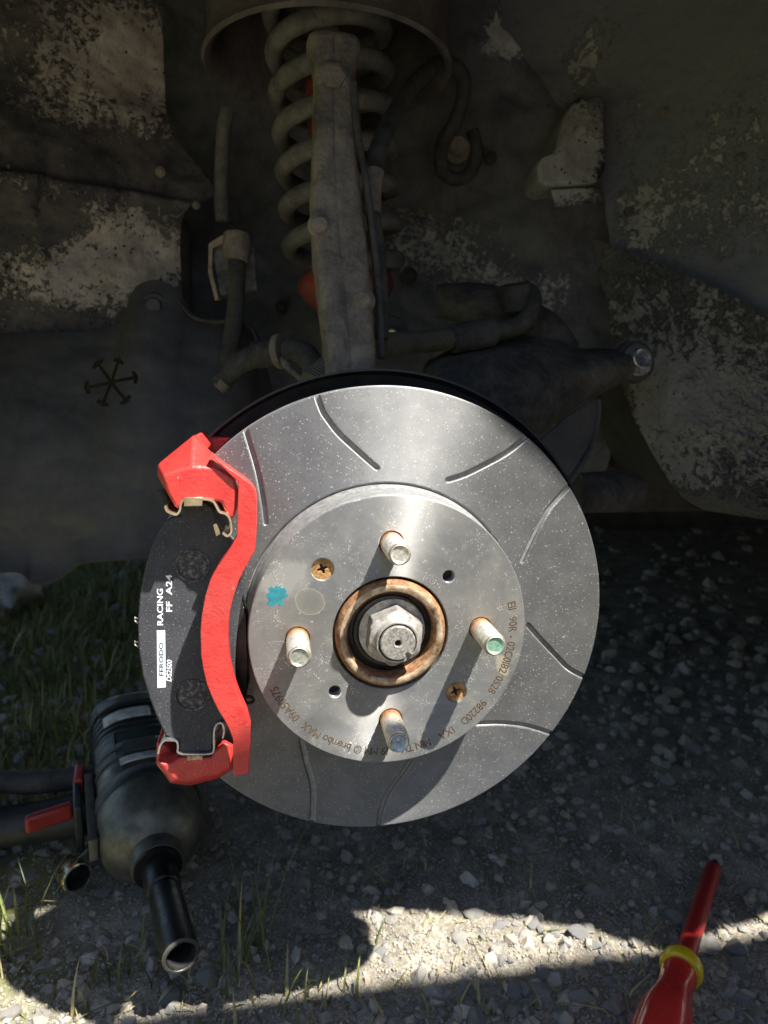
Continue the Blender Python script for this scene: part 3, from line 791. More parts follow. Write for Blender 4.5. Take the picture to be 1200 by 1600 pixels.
MB().lathe([(0.0, -0.006), (0.0042, -0.006), (0.0052, -0.005), (0.0052, 0.0), (0.0064, 0.0006), (0.0064, 0.002)], Matrix.Translation(bp), 24).build('bolt_head', M_GOLD, t)
MB().lathe([(0.0075, -0.002), (0.015, -0.001), (0.016, 0.003), (0.016, 0.012)], Matrix.Translation(bp), 24).build('bracket_eye', M_DARK, t)

# vertical hose on the left with its folded bracket
hb = thing('hose_bracket', 'folded rusty edged bracket holding the top of the vertical hose', 'bracket', at(360, 470, .27))
o1 = [P(326, 380, .255), P(345, 368, .255), P(372, 358, .255), P(380, 366, .255), P(352, 380, .255), P(332, 388, .255), P(331, 420, .255), P(342, 468, .255), P(336, 470, .255), P(325, 425, .255)]
b = MB().prism(o1, [q + Vector((0.002, 0.03, 0.004)) for q in o1])
b.build('bracket_rim', dirty('rusty_bracket_rim', (0.12, 0.09, 0.07), (0.34, 0.27, 0.20), 60, (0.35, 0.6)), hb, bevel=0.0006)
o2 = [P(331, 384, .262), P(380, 364, .262), P(398, 385, .262), P(402, 452, .262), P(342, 462, .262)]
MB().prism(o2, [q + Vector((0.0, 0.024, 0.0)) for q in o2]).build('bracket_plate', dirty('dusty_bracket_plate', (0.05, 0.048, 0.048), (0.19, 0.18, 0.18), 60, (0.4, 0.62)), hb, bevel=0.001)
MB().tube([at(371, 368, .25), at(370, 388, .248), at(369, 408, .247)], [0.0115, 0.0118, 0.0105], 16).build('bracket_socket', M_IRON, hb)
hose('vertical_hose', 'straight dusty rubber hose hanging from the folded bracket', [(369, 405, .247), (370, 440, .246), (367, 490, .242), (361, 530, .238), (356, 562, .235), (352, 590, .24)], 0.0072)
hose('upper_left_pipe', 'faint dusty pipe rising left of the coil spring', [(356, 172, .33), (350, 200, .33), (347, 250, .33), (345, 300, .33), (348, 345, .33)], 0.0068, M_SPRING, 'pipe')
hose('thin_wire', 'thin wire crossing behind the vertical hose', [(280, 470, .255), (300, 494, .25), (330, 502, .25), (360, 502, .25), (385, 506, .25), (398, 522, .25), (405, 545, .25)], 0.0016, M_RUBBER, 'wire')
# tie rod end with corrugated boot
tr = thing('tie_rod_boot', 'corrugated rubber boot and bent pipe left of the upright', 'rubber boot', at(420, 560, .16))
MB().tube([at(345, 603, .17), at(352, 590, .17), at(368, 572, .168), at(390, 560, .165), at(408, 553, .162)], [0.0070, 0.0078, 0.0082, 0.0082, 0.0080], 16, smooth=5).build('bent_pipe', M_RUBBER, tr)
MB().tube([at(341, 608, .168), at(350, 597, .168)], [0.0050, 0.0062], 12).build('pipe_end', M_IRON, tr)
bw = [at(402 + i * 2.1, 554 - i * 0.25, .162 - .0012 * i) for i in range(20)]
MB().tube(bw, [0.0088 + 0.0017 * math.sin(i * 1.9) for i in range(20)], 18).build('corrugated_boot', M_RUBBER, tr, angle=180)
band(at(438, 549, .142), at(446, 548, .14), 0.0125, 0.005, tr, 'boot_clamp', M_IRON)
MB().tube([at(446, 548, .138), at(462, 548, .134), at(478, 556, .128), at(488, 570, .12), at(490, 592, .112)], [0.0075, 0.0085, 0.0088, 0.008, 0.006], 14, smooth=5).build('rod_end', M_RUBBER, tr)
MB().tube([at(441, 562, .138), at(452, 575, .132), at(466, 588, .126), at(476, 597, .12)], [0.0036, 0.0026, 0.0022, 0.002], 10, smooth=4).build('clamp_tail', M_IRON, tr)

# lower right: rear arm, shield fin and bush
arm_t = thing('lower_arm', 'broad black suspension arm reaching right from behind the disc', 'suspension arm', at(840, 620, .16))
o = [P(660, 590, .12), P(690, 556, .14), P(760, 540, .17), P(838, 522, .19), (P(884, 530, .2)), P(892, 543, .2), P(940, 548, .2), P(985, 545, .2), P(1006, 556, .2), P(1006, 580, .2), P(985, 600, .2),
     P(930, 622, .195), P(885, 652, .18), P(840, 690, .16), P(780, 700, .13), P(700, 640, .11)]
ob = [q + Vector((0.004, 0.045, 0.004)) for q in o]
c0 = sum(o, Vector()) / len(o) + Vector((0, -0.022, 0.0))
b = MB()
oi_ = [c0.lerp(q, 0.72) + Vector((0, -0.010, 0.0)) for q in o]
b.grid([ob, o, oi_], closed=True)
b.add(oi_ + [c0], [(i, (i + 1) % len(o), len(o)) for i in range(len(o))])
M_ARM = dirty('dusty_black_arm', (0.026, 0.025, 0.024), (0.13, 0.115, 0.095), 34, (0.42, 0.72), 0.95, 0.003, 170)
ao = b.build('arm_plate', M_ARM, arm_t, angle=60)
sb = ao.modifiers.new('sub', 'SUBSURF'); sb.levels = 4; sb.render_levels = 4
dm = ao.modifiers.new('rough', 'DISPLACE'); dm.texture = tx; dm.strength = 0.003; dm.texture_coords = 'LOCAL'
MB().tube([at(680, 470, .24), at(760, 480, .23), at(840, 520, .22), at(880, 560, .215)], [0.014, 0.02, 0.022, 0.018], 16, smooth=5).build('arm_tube', M_ARM, arm_t)
bp = at(1000, 561, .192)
ab = thing('arm_bolt', 'shiny flanged bolt with a recessed centre at the rear end of the arm', 'bolt', bp)
Mb = frame(bp, (-0.10, 1, -0.22))
MB().lathe([(0.0, 0.001), (0.0056, 0.0), (0.0064, -0.0035), (0.0078, -0.004), (0.0088, -0.003), (0.0092, 0.0), (0.0132, 0.0006), (0.0142, 0.002), (0.0135, 0.005)], Mb, 32).build('bolt_flange', M_BOLT, ab, angle=25)
MB().lathe([(0.011, 0.004), (0.018, 0.005), (0.019, 0.012)], Mb, 32).build('bush_washer', M_DARK, ab)
fin = thing('shield_fin', 'curved black sheet fin behind the right rim of the disc', 'shield fin', at(900, 700, .07))
o = [P(842, 690, .06), P(885, 652, .085), P(932, 622, .11), P(935, 640, .11), P(930, 672, .105), P(922, 700, .095), P(905, 730, .08), P(886, 758, .065), P(860, 790, .05), P(840, 740, .05)]
MB().prism(o, [q + Vector((0.001, 0.004, 0.001)) for q in o]).build('fin_plate', M_DARK, fin, bevel=0.001)
edge = [P(934, 624, .109), P(935, 642, .109), P(930, 672, .104), P(922, 700, .094), P(905, 730, .079), P(886, 758, .064)]
MB().tube(edge, 0.0022, 8, smooth=5).build('fin_edge', M_DARK, fin)
bu = thing('arm_bush', 'dark rounded arm bush low behind the right of the disc', 'bush', at(960, 790, .20))
Mc = frame(at(900, 770, .2), at(1010, 766, .215) - at(900, 770, .2))
MB().lathe([(0.018, 0.0), (0.019, 0.03), (0.019, 0.052), (0.0165, 0.058), (0.015, 0.066), (0.0, 0.068)], Mc, 32).build('bush_housing', M_ARM, bu)
# spattered bracket high on the right
pb = thing('washer_bracket', 'pale spattered bracket high on the right wall of the wheel well', 'bracket', at(893, 300, .27))
o = [P(903, 150, .29), P(944, 158, .285), P(948, 220, .28), P(947, 265, .275), P(936, 285, .27), P(900, 288, .27), P(855, 291, .27), P(842, 284, .27), P(840, 254, .27), P(850, 243, .27), P(866, 238, .272), P(872, 215, .28), P(884, 178, .285)]
mid = [q + Vector((0, 0.0, 0)) for q in o]
back = [q + Vector((0.004, 0.05, 0.0)) for q in o]
MB().prism(mid, back).build('bracket_body', M_PLATEW, pb, bevel=0.004, seg=3)
MB().prism([P(860, 296, .272), P(940, 292, .272), P(938, 316, .276), P(868, 324, .276)], [P(860, 296, .31), P(940, 292, .31), P(938, 316, .31), P(868, 324, .31)]).build('bracket_foot', M_PLATEW, pb, bevel=0.002)
v, f = plate([circ(0.0062, 6)], 0, 0.006, 0.0005)
bp = at(929, 166, .281)
MB().add([Vector(q) + bp for q in v], f).build('bracket_nut', M_BOLT, pb)
MB().lathe([(0.0, -0.003), (0.004, -0.003), (0.005, 0.0), (0.005, 0.004)], Matrix.Translation(at(906, 205, .276)), 16).build('bracket_stud', M_PLATEW, pb)
# dust shield behind the disc
ds = thing('dust_shield', 'black dust shield rim arching above the top of the brake disc', 'dust shield', (0, 0.03, 0))
prof = [(0.05, 0.042), (0.128, 0.040), (0.1395, 0.037), (0.1412, 0.030), (0.1412, 0.025), (0.1400, 0.025), (0.1398, 0.030), (0.138, 0.0345), (0.128, 0.037), (0.05, 0.039)]
rows = []
for k in range(81):
    a_ = R(18 + 122 * k / 80)
    rows.append([Vector((r_ * math.cos(a_), y_, r_ * math.sin(a_))) for r_, y_ in prof])
MB().grid(rows, closed=True, cap=True).build('shield_plate', M_SHIELD, ds)

# ================================================================== brake disc
bd = thing('brake_disc', 'silver grey grooved brake disc with brown etched lettering, centre of the picture', 'brake disc', (0, 0, 0))
RD = 0.1317; RI = 0.0789; RE = RD - 0.0009
slots_px = [
 [(495, 617), (503, 640), (512, 655), (530, 678), (557, 703), (575, 719), (589, 731)],
 [(383, 670), (392, 700), (402, 735), (409, 770), (413, 800), (415, 817)],
 [(823, 682), (795, 705), (760, 725), (725, 742), (700, 750)],
 [(890, 759), (862, 790), (841, 825), (826, 855), (816, 877)],
 [(912, 1057), (890, 1046), (868, 1024), (846, 1001), (825, 977)],
 [(861, 1146), (840, 1139), (815, 1133), (780, 1130), (746, 1131)],
 [(592, 1289), (597, 1262), (611, 1233), (630, 1208), (646, 1182)],
 [(487, 1285), (489, 1250), (487, 1222), (478, 1190), (471, 1158)]]
slots = []
for s in slots_px:
    slots.append([(lambda q: (q.x, q.z))(at(px, py, 0)) for px, py in s])
slots.append([(-x, -z) for x, z in slots[3]]); slots.append([(-x, -z) for x, z in slots[4]])
SW = 0.0020
def slot_outline(s):
    """two offset sides of a groove, ready to notch the outer circle"""
    pts = [Vector((x, z, 0)) for x, z in s]
    d0 = (pts[0] - pts[1]).normalized()
    pts[0] = pts[0] + d0 * 0.004
    P3, _ = spline(pts, 6)
    Ls, Rs = [], []
    for i, p in enumerate(P3):
        a = P3[max(i - 1, 0)]; b_ = P3[min(i + 1, len(P3) - 1)]
        t = (b_ - a).normalized(); nn = Vector((-t.y, t.x, 0))
        Ls.append(p + nn * SW); Rs.append(p - nn * SW)
    t = (P3[-1] - P3[-2]).normalized(); nn = Vector((-t.y, t.x, 0))
    cap = [P3[-1] + nn * (SW * math.cos(a_)) + t * (SW * math.sin(a_)) for a_ in (PI * k / 6 for k in range(1, 6))]
    def clip(side):
        k = 0
        while side[k].length > RE: k += 1
        a, b_ = side[k - 1], side[k]
        lo, hi = 0.0, 1.0
        for _ in range(30):
            m = (lo + hi) / 2
            if a.lerp(b_, m).length > RE: lo = m
            else: hi = m
        return [a.lerp(b_, hi)] + side[k:]
    Lc, Rc = clip(Ls), clip(Rs)
    # order so that the path enters at the smaller angle and leaves at the larger
    aL = math.atan2(Lc[0].y, Lc[0].x); aR = math.atan2(Rc[0].y, Rc[0].x)
    dd = (aR - aL + PI) % (2 * PI) - PI
    if dd > 0: path = Lc + cap + Rc[::-1]
    else: path = Rc + cap[::-1] + Lc[::-1]; aL, aR = aR, aL
    return aL % (2 * PI), aR % (2 * PI), [(q.x, q.y) for q in path]
so_ = sorted((slot_outline(s) for s in slots), key=lambda q: q[0])
outer = []
for i, (a0, a1, path) in enumerate(so_):
    outer += path
    nx = so_[(i + 1) % len(so_)][0]
    if nx <= a1: nx += 2 * PI
    m = max(2, int((nx - a1) / (2 * PI) * 220))
    outer += [(RE * math.cos(a1 + (nx - a1) * k / m), RE * math.sin(a1 + (nx - a1) * k / m)) for k in range(1, m)]
v, f = plate([outer, circ(RI + 0.0007, 160)], 0.0010, 0.0002, 0.0009)
MB().add(v, f).build('friction_face', M_DISC, bd, angle=20)
MB().lathe([(0.0775, 0.0019), (RD - 0.0001, 0.0019), (RD, 0.0021), (RD, 0.0065), (0.125, 0.0066), (0.125, 0.0144), (RD, 0.0145), (RD, 0.021), (0.0775, 0.021)], None, 160, cap=False, loop=True).build('groove_floor', M_GROOVE, bd, angle=30)
vn = MB()
for k in range(44):
    a_ = 2 * PI * k / 44
    M = Matrix.Rotation(-a_, 4, 'Y') @ Matrix.Translation((0.1275, 0.0105, 0))
    vn.box(M, 0.007, 0.0082, 0.004)
vo = vn.build('cooling_vanes', M_GROOVE, bd); vo['kind'] = 'stuff'
# hat: turned face with stud, screw and puller holes; side wall; relief step into the friction ring
ST_R = 0.05; ST_A = 0.0106
studs_a = [ST_A + PI / 2, ST_A, ST_A - PI / 2, ST_A + PI]
scr = [at(504, 890, -HB), at(713, 1082, -HB)]
thr = [at(701, 901, -HB), at(523, 1081, -HB)]
RB = 0.0321; RH = 0.0750
loops = [circ(RH, 180), circ(RB, 96)] + [circ(0.0069, 36, ST_R * math.cos(a_), ST_R * math.sin(a_)) for a_ in studs_a]
loops += [circ(0.0064, 36, q.x, q.z) for q in scr] + [circ(0.0038, 30, q.x, q.z) for q in thr]
v, f = plate(loops, -HB + 0.00375, 0.0065, 0.0005)
MB().add(v, f).build('hat_face', M_HAT, bd, angle=12)
MB().lathe([(0.0751, -HB + 0.0010), (0.0757, -HB + 0.0016), (0.0759, -HB + 0.003), (0.0762, -0.006), (0.0768, -0.003), (0.0777, -0.0016), (0.0780, 0.0022), (0.0735, 0.0022), (0.0735, -HB + 0.0014)], None, 180, cap=False, loop=True).build('hat_side', M_HATSIDE, bd, angle=40)
# backing wall seen down the threaded holes
for q in thr:
    MB().lathe([(0.0037, -HB + 0.0012), (0.0037, -HB + 0.0068), (0.0, -HB + 0.0068)], Matrix.Translation((q.x, 0, q.z)), 24, cap=False).build('threaded_hole', M_HOLE, bd)
for q in scr:
    arms = []
    for k in range(4):
        c_, s_ = math.cos(k * PI / 2 + 0.35), math.sin(k * PI / 2 + 0.35)
        for u, w_ in ((0.0031, -0.00075), (0.0031, 0.00075), (0.0011, 0.0011)):
            arms.append((q.x + u * c_ - w_ * s_, q.z + u * s_ + w_ * c_))
    v, f = plate([circ(0.0058, 36, q.x, q.z), arms], -HB + 0.0030, 0.0022, 0.0003)
    s_o = MB().add(v, f).build('retaining_screw', M_SCREW, bd, angle=15)
    MB().lathe([(0.0062, -HB + 0.0038), (0.0, -HB + 0.0048)], Matrix.Translation((q.x, 0, q.z)), 24, cap=False).build('screw_recess', M_HOLE, s_o)
# lettering etched round the rim of the hat
TXT = 'E11  90R - 02C0182/0528   98220D   1XA   MIN.TH    19 MM © brembo MAX  09A50975'
rt = 0.0684; size = 0.0066
adv = []
for ch in TXT:
    if ch == ' ': adv.append(0.0022); continue
    gx_ = [q[0] for q in glyph(ch, size, 0.00004, 0.0 if ch in 'MmW' else 0.00009)[0]]
    adv.append((max(gx_) - min(gx_)) * 0.86 + 0.0007)
a_start = math.atan2(at(806, 938, -HB).z, at(806, 938, -HB).x); a_end = math.atan2(at(418, 1078, -HB).z, at(418, 1078, -HB).x) - 0.0
if a_end > a_start: a_end -= 2 * PI
k_sc = (a_start - a_end) / sum(adv)
et = MB(); a_ = a_start
for ch, w in zip(TXT, adv):
    ac = a_ - w * k_sc / 2
    a_ -= w * k_sc
    if ch == ' ': continue
    v, f = glyph(ch, size, 0.00004, 0.0 if ch in 'MmW' else 0.00009)
    ca, sa = math.cos(ac), math.sin(ac)
    # tops of the letters point outwards, reading runs clockwise
    vv = [((rt + y - 0.002) * ca + x * 0.86 * sa, -HB + 0.00002 - z, (rt + y - 0.002) * sa - x * 0.86 * ca) for x, y, z in v]
    et.add(vv, f)
et.build('etched_lettering', M_ETCH, bd)
# dab of teal paint
pc = at(432, 931, -HB)
dab = []
for k in range(60):
    q = 2 * PI * k / 60
    e = Vector((math.cos(q), math.sin(q), 0.37))
    r_ = 0.0044 * (1 + 0.55 * mnoise.noise(e * 1.9) + 0.30 * mnoise.noise(e * 5.5))
    dab.append((r_ * math.cos(q) * 1.1, r_ * math.sin(q) * 1.15))
v, f = plate([dab], -HB - 0.00002, 0.00008, 0.0)
MB().add([(x + pc.x, y, z + pc.z) for x, y, z in v], f).build('paint_dab', M_TEAL, bd)

# ================================================================== hub, studs and axle nut
hub = thing('wheel_hub', 'rusty wheel hub with four threaded studs and a big axle nut', 'wheel hub', (0, -HB, 0))
y0 = -HB
MB().lathe([(0.0301, y0 + 0.010), (0.0301, y0 + 0.0005), (0.0297, y0 - 0.0006)], None, 96, cap=False).build('spigot_foot', M_RUST, hub)
MB().lathe([(0.0297, y0 - 0.0006), (0.0290, y0 - 0.0022), (0.0279, y0 - 0.0030)], None, 96, cap=False).build('spigot_cone', M_RUST, hub)
MB().lathe([(0.0279, y0 - 0.0030), (0.0272, y0 - 0.0033), (0.0255, y0 - 0.0033), (0.0246, y0 - 0.0026)], None, 96, cap=False).build('spigot_rim', M_HUBRIM, hub)
MB().lathe([(0.0246, y0 - 0.0026), (0.0236, y0 - 0.001), (0.0234, y0 + 0.0065)], None, 96, cap=False).build('spigot_bore', M_RUST, hub)
MB().lathe([(0.0238, y0 + 0.0060), (0.0205, y0 + 0.0052), (0.0198, y0 + 0.0040), (0.0180, y0 + 0.0040), (0.0175, y0 + 0.005), (0.009, y0 + 0.005)], None, 96, cap=False).build('bearing_washer', M_SEAL, hub)
# axle nut: washer flange, hexagon with turned chamfer, staked collar
nut = MB()
nutc = Vector((0.0012, 0, 0.0))
def hexr(an, af):
    """radius of a hexagon of half across-flats af in direction an"""
    k = (an % (PI / 3)) - PI / 6
    return af / math.cos(k)
HA = R(36)
rows = []
for (kind, a1, yy) in [('c', 0.0185, 0.0045), ('c', 0.0182, 0.0034), ('h', 0.01400, 0.0028), ('h', 0.01400, -0.0052), ('h', 0.01400, -0.0062), ('m', 0.01520, -0.0074), ('m', 0.01400, -0.0082), ('c', 0.0128, -0.0086), ('c', 0.0115, -0.0094), ('c', 0.0114, -0.0130), ('c', 0.0110, -0.0138), ('c', 0.0103, -0.0138), ('c', 0.0100, -0.0130), ('c', 0.0099, -0.006)]:
    row = []
    for k in range(96):
        an = 2 * PI * k / 96
        if kind == 'c': r = a1
        elif kind == 'h': r = hexr(an + HA, a1)
        else: r = min(a1, hexr(an + HA, 0.0140))
        if a1 < 0.0121 and kind == 'c':
            da = (an - R(-52) + PI) % (2 * PI) - PI
            if abs(da) < 0.22: r -= 0.0034 * (1 - abs(da) / 0.22)
        yv = y0 + yy
        row.append(Vector((nutc.x + r * math.cos(an), yv, nutc.z + r * math.sin(an))))
    rows.append(row)
nut.grid(rows, closed=True)
nut.build('axle_nut', M_NUT, hub, angle=24)
# axle stub with centre drilling and keyway
st_o = []
for k in range(72):
    an = 2 * PI * k / 72
    r = 0.0087
    da = (an - R(-52) + PI) % (2 * PI) - PI
    if abs(da) < 0.19: r = 0.0066
    st_o.append((nutc.x + r * math.cos(an), nutc.z + r * math.sin(an)))
v, f = plate([st_o, circ(0.0023, 28, nutc.x, nutc.z)], y0 - 0.0080, 0.013, 0.0006)
MB().add(v, f).build('axle_end', M_AXLE, hub, angle=12)
MB().lathe([(0.0024, y0 - 0.0140), (0.0024, y0 - 0.009), (0.0, y0 - 0.008)], Matrix.Translation((nutc.x, 0, nutc.z)), 24, cap=False).build('centre_hole', M_HOLE, hub)
M_LIP = M_NUT
prof = [(0.0060, 0.010)]
SL = 0.0257
prof.append((0.0060, -0.002))
nt = 12
for k in range(nt):
    ya = -0.002 - (SL - 0.0045) * k / nt; stp = (SL - 0.0045) / nt
    prof += [(0.00605, ya - stp * 0.25), (0.00605, ya - stp * 0.45), (0.0051, ya - stp * 0.72), (0.0051, ya - stp * 0.92)]
prof += [(0.0059, -SL + 0.0018), (0.0052, -SL + 0.0003), (0.0047, -SL), (0.0044, -SL + 0.0002)]
for a_, mt in zip(studs_a, M_TIPS):
    M = Matrix.Translation((ST_R * math.cos(a_), y0, ST_R * math.sin(a_)))
    s_o = MB().lathe(prof, M, 32, cap=False).build('stud', M_STUD, hub, angle=60)
    MB().lathe([(0.0044, -SL + 0.0002), (0.0038, -SL + 0.0008), (0.0, -SL + 0.0010)], M, 24, cap=False).build('stud_tip', mt, s_o)
    MB().lathe([(0.0060, 0.0035), (0.0074, 0.0036)], M, 32, cap=False).build('stud_collar', M_SEAL, s_o)
MB().lathe([(0.024, y0 + 0.0072), (0.068, y0 + 0.0072), (0.07, y0 + 0.010), (0.07, y0 + 0.016), (0.03, y0 + 0.018)], None, 64, cap=False).build('hub_flange', M_RUST, hub)

# ================================================================== caliper bracket and pad
cb = thing('caliper_bracket', 'red painted caliper bracket straddling the left edge of the disc', 'caliper bracket', at(310, 950, -.02))
YF = -0.0355
left = [(372, 752), (371, 800), (370, 838), (360, 856), (340, 886), (329, 905), (321, 930), (315, 962), (313, 985), (314, 1024), (318, 1048), (323, 1070), (332, 1092), (342, 1112), (352, 1128), (359, 1142), (364, 1156), (365, 1213)]
left = [(328, 709), (346, 729), (365, 747)] + left
right = [(389, 1209), (391, 1165), (391, 1140), (385, 1118), (377, 1100), (369, 1080), (363, 1060), (358, 1035), (356, 1008), (356, 980), (359, 955), (364, 935), (374, 906), (383, 888), (392, 872), (399, 858), (401, 820), (401, 782), (399, 768), (391, 756), (376, 744), (358, 732), (342, 720)]
fr = [at(x, y, YF) for x, y in left] + [at(x, y, YF) for x, y in right]
bk = [q + Vector((0, 0.0105, 0)) for q in fr]
MB().prism(fr, bk).build('tie_bar', M_RED, cb, bevel=0.0016, seg=3, angle=35)
# upper lug: front facets, then the bridge over the disc edge
def loft_layers(layers):
    b = MB(); rows = [[at(x, y, Y) for x, y in pts] for pts, Y in layers]
    return b.grid(rows, closed=True, cap=True)
L0 = [(254, 742), (300, 729), (338, 731), (366, 748), (371, 770), (369, 795), (363, 812), (354, 805), (346, 785), (320, 779), (288, 781), (282, 796), (274, 793), (262, 770)]
L1 = [(246, 727), (303, 680), (326, 704), (368, 742), (375, 760), (373, 790), (366, 808), (356, 802), (348, 782), (320, 776), (290, 778), (283, 790), (272, 788), (246, 744)]
L2 = [(248, 724), (305, 678), (326, 702), (366, 738), (373, 758), (371, 786), (364, 800), (356, 796), (348, 780), (320, 774), (292, 776), (284, 784), (272, 780), (249, 740)]
loft_layers([(L0, -0.0335), (L1, -0.012), (L2, -0.0022)]).build('upper_lug', M_RED, cb, bevel=0.0014, seg=3, angle=35)
def outside(pts, Yb, Ye, shift=(0, 0, 0)):
    a_ = [at(x, y, Yb) for x, y in pts]
    return MB().prism(a_, [q + Vector((shift[0], Ye - Yb, shift[2])) for q in a_])
outside([(250, 735), (306, 678), (324, 702), (300, 728), (276, 760)], -0.0025, 0.045).build('upper_bridge', M_RED, cb, bevel=0.002, seg=3)
MB().prism([at(*q) for q in [(303, 679, .030), (362, 684, .030), (350, 700, .030), (300, 740, .030), (262, 745, .030)]], [at(*q) + Vector((0, 0.016, 0)) for q in [(303, 679, .030), (362, 684, .030), (350, 700, .030), (300, 740, .030), (262, 745, .030)]]).build('inboard_arm', M_RED, cb, bevel=0.0015)
# lower lug
K0 = [(248, 1190), (268, 1196), (282, 1183), (330, 1184), (342, 1170), (350, 1160), (362, 1165), (362, 1200), (338, 1213), (300, 1222), (270, 1219)]
K1 = [(243, 1186), (262, 1178), (280, 1178), (330, 1178), (340, 1163), (350, 1155), (368, 1165), (368, 1200), (340, 1217), (298, 1227), (266, 1224)]
K2 = [(245, 1182), (262, 1176), (280, 1176), (330, 1176), (340, 1163), (350, 1155), (368, 1165), (366, 1196), (340, 1213), (298, 1223), (266, 1219)]
loft_layers([(K0, -0.0140), (K1, -0.008), (K2, -0.002)]).build('lower_lug', M_RED, cb, bevel=0.0014, seg=3, angle=35)
outside([(244, 1160), (262, 1166), (275, 1185), (300, 1208), (322, 1221), (296, 1226), (264, 1222), (243, 1196)], -0.0025, 0.045).build('lower_bridge', M_RED, cb, bevel=0.002, seg=3)
# slide pin bores / prong on the left
MB().tube([at(253, 765, -.016), at(258, 780, -.016), at(268, 795, -.016)], [0.003, 0.0026, 0.002], 10).build('pin_boot', M_RUBBER, cb)
# spring clips between bracket and pad
def ribbon(pts, Y0, Y1, th):
    w = [at(x, y, Y0) for x, y in pts]
    w, _ = spline(w, 3)
    rows = []
    for i, p in enumerate(w):
        a_ = w[max(i - 1, 0)]; b_ = w[min(i + 1, len(w) - 1)]
        t = (b_ - a_).normalized(); nn = Vector((-t.z, 0, t.x)) * th / 2; dy = Vector((0, Y1 - Y0, 0))
        rows.append([p + nn, p - nn, p - nn + dy, p + nn + dy])
    return MB().grid(rows, closed=True, cap=True)
ribbon([(258, 791), (261, 799), (270, 803), (276, 804), (281, 797), (283, 786), (289, 781), (300, 780), (318, 780), (332, 783), (338, 791), (343, 800), (352, 803), (358, 809), (361, 820), (361, 832), (355, 838), (348, 833)], -0.0345, -0.0160, 0.0009).build('upper_clip', M_CLIP, cb)
b = MB().prism([at(288, 777, -.0355), at(317, 777, -.0355), at(316, 791, -.034), at(287, 791, -.034)], [at(288, 777, -.0347), at(317, 777, -.0347), at(316, 791, -.0332), at(287, 791, -.0332)])
b.build('clip_tab', M_CLIP, cb, bevel=0.0003)
b = MB().prism([at(*q, -.026) for q in [(333, 820), (338, 818), (342, 826), (344, 834), (338, 838)]], [at(*q, -.0255) for q in [(333, 820), (338, 818), (342, 826), (344, 834), (338, 838)]])
b.build('clip_leaf', M_CLIP, cb)
ribbon([(247, 1178), (250, 1166), (256, 1158), (264, 1157), (276, 1159), (278, 1168), (279, 1177), (300, 1179), (328, 1178), (334, 1172), (334, 1156), (335, 1140), (340, 1131), (347, 1131), (350, 1142), (348, 1154)], -0.0195, -0.0105, 0.0009).build('lower_clip', M_BOLT, cb)  # darker steel than the upper clip: its shade is put into the colour
b = MB().prism([at(292, 1182, -.0156), at(317, 1181, -.0156), at(316, 1187, -.0154), at(293, 1188, -.0154)], [at(292, 1182, -.0148), at(317, 1181, -.0148), at(316, 1187, -.0146), at(293, 1188, -.0146)])
b.build('lower_clip_tab', M_CLIP, cb)

YP = -0.0175
pad = thing('brake_pad', 'black brake pad with white lettering held in the red bracket', 'brake pad', at(290, 980, YP))
po = [(287, 786), (318, 784), (333, 793), (337, 812), (345, 826), (364, 846), (372, 870), (388, 884), (380, 925), (374, 960), (369, 1000), (367, 1040), (368, 1070), (372, 1100), (366, 1120), (352, 1126), (334, 1140), (331, 1174), (281, 1177), (277, 1160), (258, 1149), (244, 1120), (232, 1088), (222, 1054), (216, 1012), (215, 975), (218, 932), (226, 890), (236, 856), (249, 828), (260, 813), (272, 808), (284, 806)]
pf = [at(x, y, YP) for x, y in po]
MB().prism(pf, [q + Vector((0, 0.0055, 0)) for q in pf]).build('backing_plate', M_PAD, pad, bevel=0.0009, seg=2, angle=30)
fo = [(285, 822), (330, 818), (366, 850), (385, 884), (376, 925), (370, 960), (365, 1000), (363, 1040), (364, 1070), (366, 1100), (345, 1128), (332, 1140), (282, 1146), (256, 1140), (246, 1115), (234, 1085), (225, 1050), (219, 1010), (219, 975), (222, 935), (230, 895), (240, 860), (254, 832), (270, 818)]
ff = [at(x, y, -0.0118) for x, y in fo]
MB().prism(ff, [q + Vector((0, 0.0114, 0)) for q in ff]).build('friction_block', M_FRICT, pad, bevel=0.0006)
for px, py in ((301, 884), (300, 1086)):
    c_ = at(px, py, YP)
    rr = 27 / FPX * dep(c_)
    M = Matrix.Translation((c_.x, YP, c_.z))
    MB().lathe([(rr * 1.0, 0.0004), (rr * 0.97, -0.0005), (rr * 0.88, -0.0006), (rr * 0.84, 0.00005), (rr * 0.78, -0.00015), (0.0, -0.0002)], M, 40, cap=False).build('rivet_boss', M_SPIG, pad, angle=20)
# anti-squeal shim nibs on the outer edge and the wear-sensor hook on the inner edge
for py0, x0 in ((966, 212), (1003, 212)):
    MB().tube([at(216, py0, -.0150), at(x0 - 1, py0 - 1, -.0150), at(x0 - 1, py0 + 4, -.0150), at(216, py0 + 7, -.0150)], 0.0005, 6).build('shim_nib', M_BOLT, pad)
MB().tube([at(378, 930, -.0095), at(386, 965, -.0085), at(386, 1040, -.008), at(388, 1060, -.008), at(384, 1078, -.008), at(383, 1096, -.0075), at(392, 1098, -.0075), at(396, 1094, -.0075), at(393, 1089, -.0075), at(385, 1088, -.0075)], 0.0009, 8, smooth=4).build('sensor_wire', M_BLKOX, pad)
ws = [(376, 935), (384, 968), (386, 1040), (384, 1092), (374, 1098), (367, 1060), (368, 1000)]
q0 = [at(x, y, -.0112) for x, y in ws]
MB().prism(q0, [q + Vector((0, 0.0012, 0)) for q in q0]).build('wear_shim', M_BLKOX, pad)
